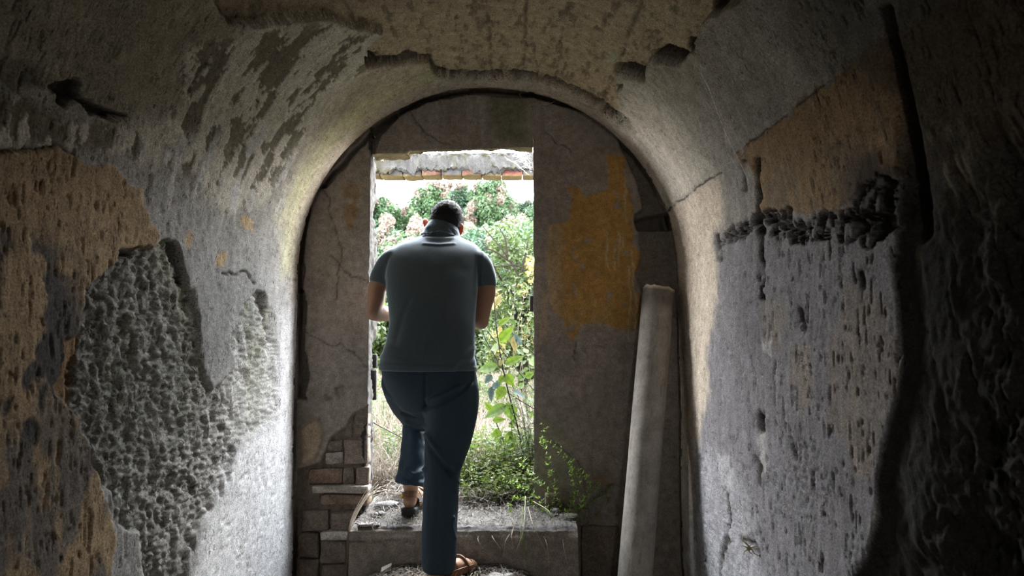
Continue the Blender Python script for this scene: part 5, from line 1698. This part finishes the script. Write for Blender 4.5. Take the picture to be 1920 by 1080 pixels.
GS = (0.17, 0.163, 0.16); WS = (0.34, 0.32, 0.295)
stone('stone', 'pale grey rounded stone, right one of the pair on the step left of the foot', 'stone', 715, 965, 3.45, .042, .04, .040, GS, 1, .4, .215)
stone('stone', 'pale grey rounded stone, left one of the pair on the step left of the foot', 'stone', 702, 968, 3.44, .036, .036, .036, GS, 2, 1.0, .215)
stone('stone', 'larger lumpy grey stone behind the small pair on the threshold', 'stone', 726, 950, 3.60, .12, .08, .055, GS, 3, .2, .215)
stone('stone_shard', 'flat dark-edged stone shard on the left of the step', 'stone', 692, 992, 3.32, .095, .05, .016, (0.30, 0.28, 0.29), 4, .15, .216)
stone('stone_chip', 'small flat chip beside the raised sandal on the step', 'stone', 748, 972, 3.42, .04, .03, .015, GS, 5, .4, .217)
stone('mortar_lump', 'pale mortar lump in front of the right end of the step', 'stone', 930, 1064, 3.10, .075, .055, .045, WS, 6, .3)
stone('mortar_lump', 'small angular pale mortar chunk right of the bigger lump', 'stone', 952, 1062, 3.12, .06, .045, .035, WS, 7, 1.2)
stone('stone', 'dark stone under the right end of the step', 'stone', 1040, 1046, 3.18, .07, .05, .05, (0.14, 0.12, 0.11), 9, .5)
stone('stone', 'grey stone near the right end of the step top among straw', 'stone', 1042, 962, 3.50, .05, .04, .035, GS, 10, .5, .22)
stone('stone', 'pale flat stone under the bedstraw on the step', 'stone', 1065, 975, 3.45, .09, .05, .02, WS, 11, .3, .22)
stone('brick_fragment', 'reddish brick fragment in the litter left of the standing foot', 'rubble', 770, 1066, 3.08, .05, .025, .02, (0.36, 0.17, 0.12), 12, .7)
stone('brick_fragment', 'dull red brick fragment farther left in the litter', 'rubble', 692, 1074, 3.06, .05, .04, .02, (0.20, 0.10, 0.075), 13, .2)


def plate(name, label, cat, pxs, Y, zoff, th_, col, mat=M_STONE):
    pts = [P(x_, y_, Y) for x_, y_ in pxs]
    ctr = np.mean(pts, 0)
    z0 = float(floor_z(np.array([ctr[0]]), np.array([ctr[1]]))[0]) + zoff
    ring = np.array([[p_[0] - ctr[0], (p_[2] - ctr[2]) * 2.6, (p_[2] - ctr[2]) * .55] for p_ in pts])
    r2 = ring + np.array([0, 0, th_])
    mb = MB(); mb.loft([ring, r2], True, col)
    o = obj(name, mb.mesh(name, True, False), mat, None, label=label, category=cat)
    o.location = (float(ctr[0]), float(ctr[1]), z0)
    return o


plate('tile_shard', 'white square tile shard lying in the litter before the step', 'tile', [(1008, 1058), (1026, 1056), (1028, 1064), (1014, 1072)], 3.05, .035, .008, (0.55, 0.52, 0.47))
plate('wood_chip', 'short grey wood chip against the foot of the step', 'wood', [(716, 1040), (732, 1034), (733, 1038), (718, 1046)], 3.18, .03, .012, (0.36, 0.32, 0.28))
plate('slate_shard', 'thin grey shard behind the tile shard', 'stone', [(986, 1036), (1000, 1035), (1002, 1040), (988, 1041)], 3.16, .03, .006, (0.38, 0.37, 0.33))

# dry stalks hanging over the step edge
dt = empty('dry_grass_tuft', P(985, 968, 3.40), 'tuft of dry stalks hanging over the front edge of the step', 'grass')
for k, (a, b_, c_, g) in enumerate([((985, 930), (982, 990), (966, 1040), 0), ((986, 940), (981, 1000), (980, 1048), 1), ((980, 950), (977, 1005), (988, 1046), 1), ((990, 950), (1000, 985), (1026, 1040), 0), ((1000, 985), (1024, 1015), (1030, 1075), 0),
                                    ((970, 970), (960, 1000), (962, 1030), 0), ((1050, 985), (1056, 1020), (1064, 1060), 0), ((905, 990), (896, 1010), (906, 1030), 0), ((918, 992), (924, 1008), (938, 1028), 0), ((1000, 940), (1030, 960), (1046, 1000), 0), ((972, 985), (950, 1010), (945, 1040), 0)]):
    pts = [P(*a, 3.42), P(*b_, 3.235), P(*c_, 3.21)]
    sm = MB(); sm.tube(spline(np.array(pts), 14) - np.array(dt.location), np.linspace(.0020, .0010, 14), 5, col=(0.12, 0.17, 0.04) if g else (0.36, 0.31, 0.22))
    obj('stalk', sm.mesh('stalk', True), M_STRAW, dt)
# dry vine stems beside the step on the left
dv = empty('dry_vine', P(668, 975, 3.42), 'bundle of dry vine stems trailing down left of the step', 'vine')
for k in range(9):
    o_ = random.uniform(-4, 4)
    pts = [P(708 + o_ * 2.5 - k, 902 + k * 2.5 + o_, 3.60), P(684 + o_, 930 + k, 3.50), P(664 + o_ * .6, 968 + o_, 3.38), P(654 + o_ * .5, 1000, 3.30), P(648 + o_ * .8, 1060, 3.26)]
    sm = MB(); sm.tube(spline(np.array(pts), 18) - np.array(dv.location), random.uniform(.0009, .0019), 5, col=np.array((0.17, 0.13, 0.09)) * random.uniform(.6, 1.2))
    obj('vine_stem', sm.mesh('vine_stem', True), M_STRAW, dv)
# twigs outside
tw = empty('fallen_twigs', P(900, 900, 4.2), 'dark fallen twigs lying across the weeds right of the man\'s knee', 'twigs')
for pts in ([(862, 857), (880, 868), (900, 880)], [(862, 888), (880, 896), (896, 905)], [(924, 892), (940, 905), (955, 924)], [(930, 898), (928, 910)], [(862, 868), (868, 880), (872, 886)]):
    stem_obj(tw, [P(x, y, 4.2) for x, y in pts], .004, .003, M_STEM, 'twig')
tw2 = empty('thin_twig', P(720, 800, 4.3), 'thin dark twig crossing from the left jamb towards the raised leg', 'twig')
stem_obj(tw2, [P(690, 786, 4.3), P(715, 801, 4.3), P(757, 822, 4.3), P(790, 835, 4.3)], .003, .002, M_STEM, 'twig')

# ================================================================== ironwork, webs, roots
def iron(name, label, x0, y0, x1, y1, Y, th_):
    a = P(x0, y0, Y); b_ = P(x1, y1, Y)
    me = rough_box(max(.012, abs(b_[0] - a[0])), th_, abs(a[2] - b_[2]), 31, .0015, round_=.003)
    o = obj(name, me, M_RUST, None, label=label, category='hinge')
    o.location = (float((a[0] + b_[0]) / 2), Y, float((a[2] + b_[2]) / 2))
    return o


iron('hinge', 'dark iron hinge plate projecting from the right jamb', 993, 554, 1006, 584, 3.74, .02)
iron('hinge', 'rusty upper iron strip fixed in the left jamb edge', 690, 664, 707, 690, 3.80, .02)
iron('hinge', 'rusty longer iron strip low in the left jamb edge', 688, 694, 706, 750, 3.80, .02)


def web(name, label, strands, Y, r=.0009, wob=1.5):
    w_ = MB()
    p0 = P(*strands[0][0], Y)
    for pts in strands:
        p3 = [P(x + random.uniform(-wob, wob) * .3, y, Y + random.uniform(-.02, .02)) for x, y in pts]
        q = spline(np.array(p3), 16) + RNG.normal(0, .0012, (16, 3))
        w_.tube(q - p0, r * RNG.uniform(.5, 1.5, 16), 4)
    o = obj(name, w_.mesh(name), M_WEB, None, label=label, category='cobweb')
    o.location = Vector([float(v) for v in p0])
    return o


rw = [[(946, 294), (965, 306), (982, 320), (992, 328)], [(950, 299), (970, 308), (988, 326)], [(975, 284), (986, 294), (995, 306)], [(980, 312), (990, 308), (998, 304)], [(962, 282), (980, 290), (997, 300)], [(984, 300), (990, 312), (998, 318)]]
rng2 = random.Random(5)
for k in range(34):
    x_ = rng2.uniform(970, 997); y_ = rng2.uniform(281, 318 - (997 - x_))
    rw.append([(x_, y_), (x_ + rng2.uniform(-9, 9), y_ + rng2.uniform(-3, 8)), (x_ + rng2.uniform(-14, 14), y_ + rng2.uniform(-2, 14))])
web('cobweb', 'tangled white cobweb in the upper right corner of the doorway', rw, 3.80, .0011)
lw_ = []
for k in range(26):
    x_ = rng2.uniform(708, 745); y_ = 297 + rng2.uniform(-3, 3) - max(0, x_ - 730) * .5
    lw_.append([(x_, y_), (x_ + rng2.uniform(-8, 8), y_ + rng2.uniform(-3, 3)), (x_ + rng2.uniform(-12, 12), y_ + rng2.uniform(-2, 6))])
web('cobweb', 'white cobweb fringe in the upper left corner of the doorway', lw_, 3.80, .0010)


def on_vault(px_, py_):
    """point on the vault surface seen at a pixel"""
    d0 = P(px_, py_, 1.0) - np.array([0, 0, CAM_Z])
    for Y in np.linspace(1.0, 3.5, 2000):
        p_ = np.array([0, 0, CAM_Z]) + d0 * Y
        if p_[0] > XC + R - .02 or (p_[2] > ZS and (p_[0] - XC) ** 2 + (p_[2] - ZS) ** 2 > (R - .02) ** 2):
            return p_
    return p_


for nm, lab, pts in (('cobweb', 'long beaded cobweb thread down the right side of the vault, upper one', [(1314, 136), (1330, 168), (1345, 210), (1366, 262), (1388, 305), (1404, 340)]), ('cobweb', 'shorter beaded cobweb thread beside the long one on the right vault', [(1360, 252), (1364, 285), (1378, 310), (1386, 345)])):
    q = spline(np.array([on_vault(x, y) for x, y in pts]), 60)
    w_ = MB()
    rad = np.where(RNG.uniform(0, 1, 60) > .45, .0016, .0004)
    w_.tube(q - q[0], rad, 5)
    o = obj(nm, w_.mesh(nm), M_WEB, None, label=lab, category='cobweb'); o.location = Vector([float(v) for v in q[0]])
rt_ = MB()
q = spline(np.array([P(x, y, D_WALL - .02) for x, y in ((973, 175), (981, 188), (1000, 199), (1020, 200), (1036, 192), (1044, 186))]), 30)
rt_.tube(q - q[0], .0016, 5)
o = obj('root', rt_.mesh('root'), M_SILL, None, label='pale thin root looping from the crown of the end wall', category='root'); o.location = Vector([float(v) for v in q[0]])
tf = empty('straw_tuft', on_vault(1408, 1028), 'small pale straw tuft caught in the lower right wall', 'straw')
for k in range(14):
    sm = MB(); a = np.array([random.uniform(-.03, .03), random.uniform(-.03, .03), random.uniform(-.02, .03)]); sm.tube([a * 0, a * .6 + np.array([-.01, 0, 0]), a * 1.2], [.0025, .002, .001], 5, col=(0.42, 0.36, 0.22))
    obj('straw', sm.mesh('straw', True), M_STRAW, tf)
